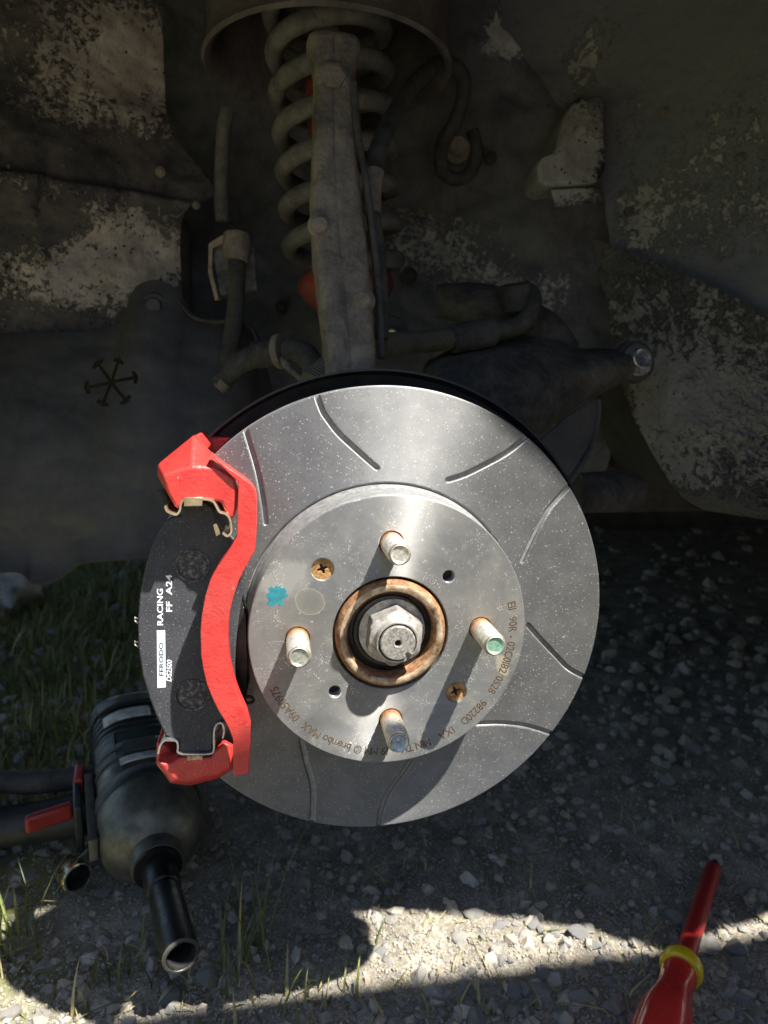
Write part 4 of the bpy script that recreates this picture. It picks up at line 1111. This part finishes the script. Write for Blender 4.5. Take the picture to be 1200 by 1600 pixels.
# printing
def print_text(txt, p0, p1, hpx, mat, name, Y, parent, shear=0.0, squeeze=1.0):
    """flat print running from picture point p0 to p1"""
    A_ = at(*p0, Y); B_ = at(*p1, Y); L_ = (B_ - A_).length
    ux = (B_ - A_).normalized(); uz = Vector((-ux.z, 0, ux.x))
    v, f = glyph(txt, 0.01, 0.00002, 0.00018)
    xs = [q[0] for q in v]; ys = [q[1] for q in v]
    w = max(xs) - min(xs); h_ = hpx / FPX * dep(A_)
    hh = max(ys) - min(ys)
    vv = [A_ + ux * ((x - min(xs)) / w * L_ + shear * (y - min(ys)) / hh * h_) + uz * ((y - min(ys)) / hh * h_) + Vector((0, -z, 0)) for x, y, z in v]
    MB().add(vv, f).build(name, mat, parent)
lb = [(245, 985), (258, 985), (259, 1074), (246, 1075)]
q0 = [at(x, y, YP - 0.00008) for x, y in lb]
lab = MB().prism(q0, [q + Vector((0, 0.0001, 0)) for q in q0]).build('printed_label', M_LABELBLUE, pad)
print_text('FERODO', (255.5, 1056), (255, 1004), 6.5, M_INK, 'label_lettering', YP - 0.00013, lab)
print_text('RACING', (255, 977), (254.5, 920), 9, M_WHITE, 'white_lettering', YP - 0.00008, pad)
print_text('FF  A24', (269, 956), (268.5, 898), 9, M_WHITE, 'white_lettering', YP - 0.00008, pad)
print_text('DS2500', (268, 1065), (269, 1032), 8, M_WHITE, 'white_lettering', YP - 0.00008, pad, shear=0.25)

# ================================================================== ground cover
def stone_base(seed, sub=1):
    bm = bmesh.new()
    bmesh.ops.create_icosphere(bm, subdivisions=sub, radius=1.0)
    r = random.Random(seed)
    planes = [(Vector((r.uniform(-1, 1), r.uniform(-1, 1), r.uniform(-1, 1))).normalized(), r.uniform(0.55, 0.85)) for _ in range(9)]
    for v in bm.verts:
        p = v.co * (1 + 0.18 * mnoise.noise(v.co * 1.3 + Vector((seed, 0, 0))))
        for n_, d in planes:
            k = p.dot(n_)
            if k > d: p = p - n_ * (k - d)
        v.co = p
    V = np.array([v.co[:] for v in bm.verts]); F = np.array([[v.index for v in f.verts] for f in bm.faces])
    bm.free()
    return V, F
def rot_mats(n):
    q = rng.normal(size=(n, 4)); q /= np.linalg.norm(q, axis=1)[:, None]
    w, x, y, z = q.T
    return np.stack([1 - 2 * (y * y + z * z), 2 * (x * y - z * w), 2 * (x * z + y * w), 2 * (x * y + z * w), 1 - 2 * (x * x + z * z), 2 * (y * z - x * w),
                     2 * (x * z - y * w), 2 * (y * z + x * w), 1 - 2 * (x * x + y * y)], 1).reshape(n, 3, 3)
def mass(name, groups, mat, tints, kind='stuff', smooth=None, **tg):
    """many small pieces as one mesh; groups = list of (V (n,k,3), F)"""
    Vs, Fs, Ts = [], [], []; b = 0
    for (V, F), tint in zip(groups, tints):
        n, k, _ = V.shape
        Vs.append(V.reshape(-1, 3)); Ts.append(np.repeat(tint, k))
        Fs.append((F[None] + (b + np.arange(n) * k)[:, None, None]).reshape(-1, F.shape[1])); b += n * k
    V = np.concatenate(Vs); F = np.concatenate(Fs); T = np.concatenate(Ts)
    me = bpy.data.meshes.new(name)
    nv, nf, k = len(V), len(F), F.shape[1]
    me.vertices.add(nv); me.vertices.foreach_set('co', V.astype(np.float32).ravel())
    me.loops.add(nf * k); me.loops.foreach_set('vertex_index', F.astype(np.int32).ravel())
    me.polygons.add(nf); me.polygons.foreach_set('loop_start', np.arange(0, nf * k, k, dtype=np.int32))
    at_ = me.attributes.new('tint', 'FLOAT', 'POINT'); at_.data.foreach_set('value', T.astype(np.float32))
    if smooth is None:
        sf = me.attributes.new('sharp_face', 'BOOLEAN', 'FACE'); sf.data.foreach_set('value', np.ones(nf, dtype=bool))
    me.update(calc_edges=True); me.validate()
    me.materials.append(mat)
    o = bpy.data.objects.new(name, me); col.objects.link(o)
    return tag(o, kind=kind, **tg)

# where the picture can see ground: sample in view, density falling with distance
def in_view_points(n, zmax=3.0, margin=60):
    px = rng.uniform(-margin, 1200 + margin, n * 2); py = rng.uniform(790, 1600 + margin * 2, n * 2)
    out = []
    for x, y in zip(px, py):
        p = atz(x, y, GZ)
        if p.y < zmax and abs(p.x) < 2.2: out.append((p.x, p.y))
        if len(out) >= n: break
    return np.array(out)
bases = [stone_base(k) for k in range(14)]
pts = in_view_points(7500)
# some outside the frame so that a step to the side still finds gravel
side = np.stack([rng.uniform(-0.7, 0.9, 5000), rng.uniform(-0.5, 0.8, 5000)], 1)
pts = np.concatenate([pts, side])
groups, tints = [], []
sz = 0.0010 + 0.0090 * rng.random(len(pts)) ** 5.5
dist = np.hypot(pts[:, 0] - CAM.x, pts[:, 1] - CAM.y)
sz *= np.clip(dist / 0.6, 1.0, 2.6)
zz = np.array([ground_z(x, y) for x, y in pts])
bankk = np.clip((-pts[:, 0] - 0.28) * 1.2 + (pts[:, 1] - 0.30) * 0.5, 0, 1) * (pts[:, 0] < -0.12)
keep = rng.random(len(pts)) > bankk * 0.75
sq = atz(115, 1366, GZ + 0.01)
keep &= np.hypot(pts[:, 0] - sq.x, pts[:, 1] - sq.y) > 0.034
idx = rng.integers(0, len(bases), len(pts))
for k, (V, F) in enumerate(bases):
    m = (idx == k) & keep
    n_ = m.sum()
    sc = sz[m][:, None] * np.stack([rng.uniform(0.8, 1.35, n_), rng.uniform(0.7, 1.1, n_), rng.uniform(0.5, 0.85, n_)], 1)
    W = np.einsum('nij,nkj->nki', rot_mats(n_), V[None] * sc[:, None, :])
    W += np.stack([pts[m][:, 0], pts[m][:, 1], zz[m] - sz[m] * 0.05], 1)[:, None, :]
    groups.append((W, F)); tints.append(rng.random(n_))
mini = [stone_base(50 + k, 1) for k in range(4)]
gp = []
while len(gp) < 24000:
    q_ = atz(rng.uniform(-40, 1240), rng.uniform(1150, 1680), GZ)
    gp.append((q_.x, q_.y))
gp = np.array(gp); gz = np.array([ground_z(x, y) for x, y in gp]); gs = rng.uniform(0.0005, 0.0014, len(gp))
gi = rng.integers(0, 4, len(gp))
for k, (V, F) in enumerate(mini):
    m = gi == k; n_ = m.sum()
    W = np.einsum('nij,nkj->nki', rot_mats(n_), V[None] * gs[m][:, None, None])
    W += np.stack([gp[m][:, 0], gp[m][:, 1], gz[m] + gs[m] * 0.2], 1)[:, None, :]
    groups.append((W, F)); tints.append(rng.random(n_))
mass('gravel', groups, M_STONE, tints)

# larger loose stones, each its own thing
big = [stone_base(100 + k, 2) for k in range(10)]
bmesh_cache = []
for k, (V, F) in enumerate(big):
    me = bpy.data.meshes.new('stone'); me.from_pydata(V.tolist(), [], F.tolist()); me.materials.append(M_LOOSE)
    me.polygons.foreach_set('use_smooth', [True] * len(F)); me.set_sharp_from_angle(angle=R(28)); me.update()
    bmesh_cache.append(me)
def stone(px, py, wpx, k, label, group=None, flat=0.6, dz=0.15):
    p = atz(px, py, GZ)
    r = wpx / 2 / FPX * dep(p)
    o = bpy.data.objects.new('stone', bmesh_cache[k % 10]); col.objects.link(o)
    o.location = (p.x, p.y, ground_z(p.x, p.y) + r * dz)
    o.scale = (r * 1.05, r * random.uniform(0.75, 1.0), r * flat)
    o.rotation_euler = (random.uniform(-.3, .3), random.uniform(-.3, .3), random.uniform(0, 6.28))
    return tag(o, label, 'stone', group)
named = [(905, 1465, 36, 0, 'pale blocky stone standing in the sunlit strip left of the screwdriver'),
         (1055, 1430, 40, 1, 'flat grey stone in the shade just left of the screwdriver shaft'),
         (925, 1390, 32, 2, 'upright grey stone in the shade above the sunlit strip'),
         (907, 1558, 44, 3, 'brownish angular stone near the bottom edge, left of the red handle'),
         (840, 1545, 46, 4, 'big blue grey stone at the lower edge of the sunlit strip'),
         (965, 1570, 42, 5, 'rounded blue grey stone touching the left of the red screwdriver handle'),
         (1155, 1500, 36, 6, 'blue grey stone right of the yellow collar under the sunlit strip'),
         (1158, 1555, 30, 7, 'small pale grey stone near the right edge of the picture'),
         (325, 1532, 44, 8, 'grey stone in the shade just right of the long black impact socket'),
         (720, 1470, 34, 9, 'sunlit cream stone in the middle of the bright strip'),
         (742, 1430, 30, 2, 'sunlit stone with a pointed top on the upper edge of the bright strip'),
         (20, 1405, 40, 4, 'tan stone at the left edge below the small gold socket'),
         (160, 1392, 32, 6, 'small greenish grey stone beside the gold socket')]
for a in named: stone(*a)
for k in range(170):
    px, py = random.uniform(-20, 1220), 1600 - 620 * random.random() ** 1.5
    if k < 90: px, py = random.uniform(560, 1215), 1620 - 200 * random.random() ** 1.4
    if 960 < px < 1130 and py > 1480 and k % 3: continue
    if px < 330 and 1080 < py < 1400: continue
    p = atz(px, py, GZ)
    stone(px, py, random.choice([14, 17, 20, 24, 30, 36]) * (0.85 if py < 1350 else 1.0), k, 'loose grey angular stone lying in the dusty gravel', 'loose stones in the gravel')
pb_ = atz(8, 920, -0.23)  # rock added in place of a sunlit patch of ground
V, F = stone_base(77, 3)
V = np.array([np.array(v_) * (1 + 0.30 * mnoise.fractal(Vector(v_) * 2.6, 0.8, 2, 5)) for v_ in V])
MB().add([Vector((pb_.x + v_[0] * .06, pb_.y + v_[1] * .06, pb_.z + v_[2] * .055)) for v_ in V], [tuple(f_) for f_ in F]).build('sunlit_ground_rock', M_SUNROCK, None, label='pale rock standing in for sunlit ground beyond the car at the left edge of the picture', cat='sunlit_ground_rock')

# grass
def blades(n, fpos, hr, wr, lean, seed, dry=0.1):
    r = np.random.default_rng(seed)
    P_ = fpos(n, r); n = len(P_)
    h = r.uniform(*hr, n); w = r.uniform(*wr, n); a_ = r.uniform(0, 2 * PI, n); ln = r.uniform(0.1, lean, n)
    d = np.stack([np.cos(a_), np.sin(a_), np.zeros(n)], 1); s_ = np.stack([-np.sin(a_), np.cos(a_), np.zeros(n)], 1)
    up = np.array([0, 0, 1.0])
    rows = []
    for t in (0, .35, .7, 1.0):
        c = P_ + up * (h * (t - 0.25 * ln * t * t))[:, None] + d * (h * ln * t * t)[:, None]
        ww = (w * (1 - t ** 1.6) + 0.0001)[:, None]
        rows += [c - s_ * ww, c + s_ * ww]
    V = np.stack(rows, 1)
    F = np.array([[0, 1, 3, 2], [2, 3, 5, 4], [4, 5, 7, 6]])
    tint = np.where(r.random(n) < dry, r.uniform(0.8, 1.0, n), r.uniform(0.0, 0.7, n))
    return (V, F), tint
def bank_pos(n, r):
    x = r.uniform(-1.3, -0.16, n * 5); y = r.uniform(0.2, 1.6, n * 5)
    k = (-x - 0.20) * 1.2 + (y - 0.35) * 0.4 + 0.5 * np.array([mnoise.noise(Vector((a * 7, b_ * 7, 2))) for a, b_ in zip(x, y)])
    m = k > 0.1
    x, y = x[m][:n], y[m][:n]
    return np.stack([x, y, [ground_z(a, b_) - 0.003 for a, b_ in zip(x, y)]], 1)
def litter_pos(n, r):
    q = [atz(a_, b_, GZ) for a_, b_ in zip(r.uniform(-20, 1220, n), r.uniform(1100, 1640, n))]
    return np.array([(p_.x, p_.y, ground_z(p_.x, p_.y)) for p_ in q])
g2_, t2_ = blades(420, litter_pos, (0.004, 0.022), (0.0004, 0.0008), 3.2, 5, 0.85)
g1, t1 = blades(14000, bank_pos, (0.015, 0.06), (0.0008, 0.0018), 0.9, 3, 0.25)
mass('grass', [g1, g2_], M_GRASS, [t1, t2_])
def tuft(px, py, n, hr, spread, label, seed, dry=0.15, lean=0.8, wr=(0.0007, 0.0014)):
    p = atz(px, py, GZ)
    def fp(n, r):
        x = p.x + r.normal(0, spread, n); y = p.y + r.normal(0, spread, n)
        return np.stack([x, y, [ground_z(a, b_) - 0.002 for a, b_ in zip(x, y)]], 1)
    gg, tt = blades(n, fp, hr, wr, lean, seed, dry)
    o = mass('grass_tuft', [gg], M_GRASS, [tt], kind=None, label=label, cat='grass')
    del gg
    return o
tuft(385, 1500, 14, (0.05, 0.13), 0.010, 'tall thin grass tuft growing in front of the disc, right of the impact socket', 11)
tuft(330, 1560, 12, (0.02, 0.05), 0.012, 'short grass tuft at the left end of the sunlit strip', 12, 0.3)
tuft(-5, 1500, 18, (0.05, 0.10), 0.016, 'bright grass tuft at the left edge of the picture', 13, 0.05)
tuft(170, 1540, 16, (0.02, 0.045), 0.012, 'sparse grass blades below the small gold socket', 14)
tuft(235, 1510, 8, (0.015, 0.035), 0.010, 'small grass tuft left of the mouth of the long black socket', 15)
tuft(510, 1580, 14, (0.015, 0.045), 0.022, 'low dry grass along the lower edge of the sunlit strip', 16, 0.5)
tuft(420, 1560, 8, (0.02, 0.05), 0.012, 'straw coloured grass blades in the left of the sunlit strip', 17, 0.7)
tuft(735, 1590, 12, (0.012, 0.03), 0.015, 'few grass blades in the gravel at the bottom of the picture', 18, 0.3)
# dry seed leaf and scraps
def leaf(px, py, L_, w_, ang, label, mat=M_DRY, name='leaf'):
    p = atz(px, py, GZ); z = ground_z(p.x, p.y) + 0.006
    ca, sa = math.cos(ang), math.sin(ang)
    rows = []
    for i in range(9):
        t = i / 8; wd = w_ * math.sin(PI * min(max(t, 0.02), 0.98)) ** 0.8
        c = Vector((p.x + ca * (t - .5) * L_, p.y + sa * (t - .5) * L_, z + 0.004 * math.sin(PI * t)))
        nn = Vector((-sa, ca, 0)) * wd
        rows.append([c - nn, c + Vector((0, 0, -0.0008)), c + nn])
    o = MB().grid(rows).build(name, mat, None, angle=180, label=label, cat=name)
    so2 = o.modifiers.new('thickness', 'SOLIDIFY'); so2.thickness = 0.0004
leaf(902, 1226, 0.028, 0.0022, 2.2, 'small dry straw coloured leaf lying in the shaded gravel right of the disc')
leaf(262, 1562, 0.020, 0.0018, 0.9, 'pale dry leaf standing on the edge of the sunlit strip at the lower left')
leaf(870, 1235, 0.016, 0.0018, 0.1, 'curled brown leaf scrap beside the straw coloured leaf')

# ================================================================== tools on the ground
iw_loc = atz(200, 1200, GZ + 0.02)
iw = thing('impact_wrench', 'black and grey cordless impact wrench lying on the ground with a long black socket', 'impact wrench', iw_loc)
Nn = atz(246, 1350, -0.258); Rr = atz(203, 1125, -0.246)
Mw = frame(Nn, Rr - Nn)                      # local +Y runs back along the body from the nose
ex = (Mw.to_3x3() @ Vector((1, 0, 0)))
if ex.x > 0: sgn = -1
else: sgn = 1
def wl(x, y, z): return Mw @ Vector((x * sgn * -1, y, z))   # x to the right of the picture, z up
# nose cone and hammer case
MB().lathe([(0.016, -0.004), (0.020, -0.003), (0.0215, 0.002), (0.0215, 0.010), (0.026, 0.012), (0.034, 0.018), (0.042, 0.030), (0.0455, 0.045), (0.046, 0.075), (0.044, 0.082), (0.02, 0.083)], Mw, 56).build('hammer_case', M_WGREY, iw, angle=40)
MB().lathe([(0.0155, -0.006), (0.0190, -0.006), (0.0195, 0.0), (0.0155, 0.001)], Mw, 40).build('nose_collar', M_BLKOX, iw)
MB().lathe([(0.0462, 0.060), (0.0475, 0.062), (0.0475, 0.076), (0.0462, 0.078)], Mw, 56).build('case_band', M_WBLACK, iw)
# motor housing: rounded-square section
def section(rx, rz, e, y, n_=40, cx=0.0, cz=0.0):
    row = []
    for k in range(n_):
        a_ = 2 * PI * k / n_; c_, s_ = math.cos(a_), math.sin(a_)
        row.append(wl(cx + rx * math.copysign(abs(c_) ** e, c_), y, cz + rz * math.copysign(abs(s_) ** e, s_)))
    return row
MB().grid([section(.040, .042, .8, .080), section(.043, .044, .75, .086), section(.043, .044, .7, .125), section(.041, .043, .7, .130)], closed=True, cap=True).build('gear_housing', M_WGREY, iw, bevel=0.001)
MB().grid([section(.039, .042, .7, .128), section(.041, .043, .65, .134), section(.0405, .042, .65, .200), section(.038, .040, .7, .232), section(.030, .032, .8, .242)], closed=True, cap=True).build('motor_housing', M_WGREEN, iw)
for k in range(5):
    y_ = 0.146 + 0.011 * k
    MB().grid([section(.0418, .0432, .65, y_), section(.0425, .0440, .65, y_ + .001), section(.0425, .0440, .65, y_ + .004), section(.0418, .0432, .65, y_ + .005)], closed=True).build('housing_rib', M_WBLACK, iw)
MB().grid([section(.0422, .0436, .65, .205), section(.0440, .0452, .65, .208), section(.0440, .0452, .65, .222), section(.040, .042, .65, .226)], closed=True).build('rear_bumper', M_WBLACK, iw)
for y_ in (0.100, 0.115):
    MB().grid([section(.0432, .0442, .7, y_), section(.0442, .0452, .7, y_ + .001), section(.0442, .0452, .7, y_ + .004), section(.0432, .0442, .7, y_ + .005)], closed=True).build('housing_seam', M_WBLACK, iw)
# pads, plate and sticker on the upper side
def patch(x0, x1, y0_, y1_, z0, mat, name, th=0.003, par=None):
    rows = []
    for i in range(8):
        u = x0 + (x1 - x0) * i / 7
        zt = 0.0455 * math.sqrt(max(0.05, 1 - (abs(u) / 0.047) ** 2.6)) + z0
        rows.append((u, zt))
    tv = [wl(u, y0_, z + th) for u, z in rows] + [wl(u, y1_, z + th) for u, z in rows[::-1]]
    bv = [wl(u, y0_, z - th) for u, z in rows] + [wl(u, y1_, z - th) for u, z in rows[::-1]]
    b = MB()
    R1 = [wl(u, y0_, z + th) for u, z in rows]; R2 = [wl(u, y1_, z + th) for u, z in rows]
    R3 = [wl(u, y1_, z - th) for u, z in rows]; R4 = [wl(u, y0_, z - th) for u, z in rows]
    b.grid([R1, R2, R3, R4], loop=True)
    return b.build(name, mat, par or iw, bevel=0.0006)
patch(-.030, .016, .168, .186, .0005, M_WLABEL, 'sticker', 0.0012)
patch(-.034, .022, .196, .210, .002, M_WBLACK, 'rear_pad')
patch(-.016, .014, .098, .118, .001, M_WBLACK, 'selector_window')
patch(-.020, .018, .086, .096, .001, M_WLABEL, 'gear_plate', 0.001)
patch(-.040, -.022, .100, .150, -.004, M_WBLACK, 'side_strap', 0.004)
# mount bracket along the left flank with its oval slot
def ringplate(name, pts2, hole, x_, th, mat):
    v, f = fill_curve([pts2, hole], th, 0.0005) if hole else fill_curve([pts2], th, 0.0005)
    MB().add([wl(x_ + z, y, x) for x, y, z in v], f).build(name, mat, iw)
ringplate('flank_plate', [(-.016, .040), (-.004, .030), (.012, .034), (.020, .075), (.022, .118), (.008, .128), (-.020, .120), (-.026, .07)],
          [(.004 + .007 * math.cos(q), .088 + .012 * math.sin(q)) for q in (2 * PI * k / 20 for k in range(20))], -.047, .006, M_WGREY)
# handle lying to the left, trigger, selector and battery foot
hp = [wl(-.030, .110, -.010), wl(-.060, .112, -.014), wl(-.095, .118, -.016), wl(-.130, .124, -.016), wl(-.175, .128, -.014)]
hr_ = [.019, .020, .018, .018, .022]
MB().tube(hp, hr_, 20, smooth=5).build('grip', M_WBLACK, iw)
MB().tube([wl(-.040, .142, .004), wl(-.070, .146, .004), wl(-.100, .150, .006), wl(-.135, .160, .010), wl(-.18, .160, .010)], [.010, .011, .011, .010, .012], 12, smooth=5).build('rubber_overmould', M_RUBBER, iw)
b = MB().prism([wl(x, y, .012) for x, y in [(-.062, .090), (-.100, .084), (-.100, .092), (-.062, .099)]], [wl(x, y, -.004) for x, y in [(-.062, .090), (-.100, .084), (-.100, .092), (-.062, .099)]])
b.build('trigger', M_WRED, iw, bevel=0.003, seg=3)
b = MB().prism([wl(x, y, .022) for x, y in [(-.052, .112), (-.060, .114), (-.058, .140), (-.050, .136)]], [wl(x, y, .004) for x, y in [(-.052, .112), (-.060, .114), (-.058, .140), (-.050, .136)]])
b.build('direction_switch', M_WRED, iw, bevel=0.002, seg=3)
for x_, nm_ in ((-.049, 'belt_clip'), (-.061, 'belt_clip')):
    MB().prism([wl(x_, .078, .016), wl(x_ + .007, .078, .016), wl(x_ + .007, .122, .018), wl(x_, .122, .018)], [wl(x_, .078, -.030), wl(x_ + .007, .078, -.030), wl(x_ + .007, .122, -.030), wl(x_, .122, -.030)]).build(nm_, M_WBLACK, iw, bevel=0.002)
b = MB().prism([wl(x, y, .020) for x, y in [(-.165, .085), (-.30, .09), (-.30, .20), (-.165, .19)]], [wl(x, y, -.045) for x, y in [(-.165, .085), (-.30, .09), (-.30, .20), (-.165, .19)]])
b.build('battery_pack', M_WBLACK, iw, bevel=0.006, seg=3)
# long impact socket on the anvil: a thing of its own, pushed on the square drive
E0 = Nn + (Nn - Rr).normalized() * 0.004; E1 = CAM + ray(283, 1495) * 0.462
es = thing('impact_socket', 'long black impact socket fitted on the nose of the wrench', 'socket', E1)
Me = frame(E0, E1 - E0); Ls = (E1 - E0).length
r1 = 29 / FPX * dep(E1)
MB().lathe([(0.008, 0.0), (r1 * 1.02, 0.0), (r1 * 1.1, 0.002), (r1 * 1.1, Ls * 0.26), (r1 * 1.04, Ls * 0.30), (r1 * 0.93, Ls * 0.31), (r1 * 0.93, Ls * 0.34), (r1 * 0.98, Ls * 0.36), (r1, Ls - 0.0012)], Me, 40, cap=False).build('socket_body', M_BLKOX, es)
MB().lathe([(r1, Ls - 0.0012), (r1 - 0.0008, Ls), (r1 - 0.0022, Ls + 0.0001), (r1 - 0.0030, Ls - 0.001)], Me, 40, cap=False).build('socket_rim', M_WGREY, es)
rows = []
for yy, kk2 in ((Ls, 1.0), (Ls - 0.0012, 0.94), (Ls - 0.024, 0.94)):
    rows.append([Me @ Vector(((min(r1 - 0.0032, hexr(2 * PI * k / 48, r1 * 0.78)) if yy < Ls else r1 - 0.0032) * math.cos(2 * PI * k / 48), yy, (min(r1 - 0.0032, hexr(2 * PI * k / 48, r1 * 0.78)) if yy < Ls else r1 - 0.0032) * math.sin(2 * PI * k / 48))) for k in range(48)])
MB().grid(rows, closed=True, cap=False).add([rows[-1][k] for k in range(48)], [tuple(range(48))]).build('socket_mouth', M_HOLE, es)
# small worn socket
S1 = atz(122, 1372, GZ + 0.027); S0 = atz(96, 1350, GZ + 0.021)
sk = thing('socket', 'small worn gold coloured socket lying left of the impact wrench nose', 'socket', S1)
dirS = (S1 - S0).normalized(); S0 = S1 - dirS * 0.032
Ms = frame(S0, dirS)
rs = 23 / FPX * dep(S1)
MB().lathe([(0.007, 0.0), (rs * 0.80, 0.0), (rs * 0.84, 0.001), (rs * 0.84, 0.012), (rs * 0.97, 0.016), (rs, 0.018), (rs, 0.030), (rs * 0.95, 0.032)], Ms, 40, cap=False).build('socket_body', M_SOCKET, sk)
MB().lathe([(rs * 0.95, 0.032), (rs * 0.84, 0.0322), (rs * 0.80, 0.0312)], Ms, 40, cap=False).build('socket_rim', M_CHROME, sk)
rows = []
for yy in (0.0312, 0.012):
    rows.append([Ms @ Vector((min(rs * .80, hexr(2 * PI * k / 48 + .3, rs * 0.70)) * math.cos(2 * PI * k / 48), yy, min(rs * .80, hexr(2 * PI * k / 48 + .3, rs * 0.70)) * math.sin(2 * PI * k / 48))) for k in range(48)])
MB().grid(rows, closed=True).add(rows[-1], [tuple(range(48))]).build('socket_bore', M_HOLE, sk)  # near-black colour paints in the shade inside the bore

# screwdriver, tip away from the camera
T0 = atz(1116, 1352, GZ + 0.006); T1 = atz(1066, 1508, GZ + 0.018)
sdv = thing('screwdriver', 'red insulated screwdriver with a yellow collar lying on the gravel', 'screwdriver', atz(1060, 1530, GZ))
dS = (T1 - T0).normalized(); LS = (T1 - T0).length
Mx = frame(T0, dS)
rsh = 13.5 / FPX * (dep(T0) + dep(T1)) / 2
MB().lathe([(0.0008, -0.010), (0.0022, -0.008), (rsh * 0.7, 0.0), (rsh * 0.7, 0.012)], Mx, 20).build('screwdriver_tip', M_BLKOX, sdv)
MB().lathe([(rsh * 0.80, 0.006), (rsh * 0.97, 0.008), (rsh, LS - 0.004), (rsh * 1.02, LS + 0.006)], Mx, 28).build('shaft', M_SDSHAFT, sdv)
rc = 30.5 / FPX * dep(T1)
MB().lathe([(rc * 0.5, LS - 0.005), (rc * 0.85, LS - 0.0045), (rc * 1.0, LS - 0.001), (rc * 1.04, LS + 0.004), (rc * 0.98, LS + 0.008), (rc * 0.8, LS + 0.009)], Mx, 48).build('collar', M_YELLOW, sdv)
rows = []
for yy, kr, fl in [(0.006, .78, 0), (0.010, .86, 0), (0.016, .84, .3), (0.026, .80, .8), (0.034, .86, 1), (0.046, 1.05, 1), (0.058, 1.20, 1), (0.075, 1.26, 1), (0.095, 1.18, 1), (0.110, 1.05, .6), (0.118, .7, .2), (0.120, .1, 0)]:
    row = []
    for k in range(60):
        a_ = 2 * PI * k / 60
        r = rc * kr * (1 - 0.07 * fl * (0.5 - 0.5 * math.cos(a_ * 6)) ** 2)
        row.append(Mx @ Vector((r * math.cos(a_), LS + yy, r * math.sin(a_))))
    rows.append(row)
ho = MB().grid(rows, closed=True, cap=True).build('handle', M_SDRED, sdv, angle=60)
sb = ho.modifiers.new('sub', 'SUBSURF'); sb.levels = 1; sb.render_levels = 1

# added unseen cabinet right of the camera, invented to shade the nearest gravel
cab = thing('shade_cabinet', 'added tall grey cabinet right of the camera, outside the picture, put there to cast shade', 'tool cabinet', (0.53, -0.53, GZ))
MB().box(Matrix.Translation((0.53, -0.53, (0.685 + GZ) / 2 + 0.02)), 0.62, 0.42, 0.685 - GZ - 0.04).build('shade_cabinet_body', M_CAB, cab, bevel=0.004)
for k in range(5):
    MB().box(Matrix.Translation((0.53, -0.743, GZ + 0.14 + 0.18 * k)), 0.58, 0.012, 0.165).build('drawer', M_CAB, cab, bevel=0.003)
for sx in (-1, 1):
    for sy in (-1, 1):
        MB().lathe([(0.0, -0.012), (0.022, -0.012), (0.025, -0.008), (0.025, 0.008), (0.022, 0.012), (0.0, 0.012)], Matrix.Translation((0.53 + sx * .26, -0.53 + sy * .17, GZ + 0.025)), 20).build('castor', M_RUBBER, cab)

# added unseen low fence behind the camera, put in to cut sky light
gw = thing('sky_blocker_fence', 'added low dark fence behind the camera, outside the picture, blocking sky light', 'fence', (0.5, -3.3, GZ))
for k in range(6):
    zc = GZ + 0.10 + 0.17 * k
    MB().box(Matrix.Translation((0.5, -3.3, zc)), 9.0, 0.025, 0.155).build('blocker_board', M_BOARD, gw, bevel=0.002)
for k in range(6):
    MB().box(Matrix.Translation((-4.0 + 1.8 * k, -3.345, GZ + 0.54)), 0.10, 0.06, 1.12).build('blocker_post', M_BOARD, gw, bevel=0.004)
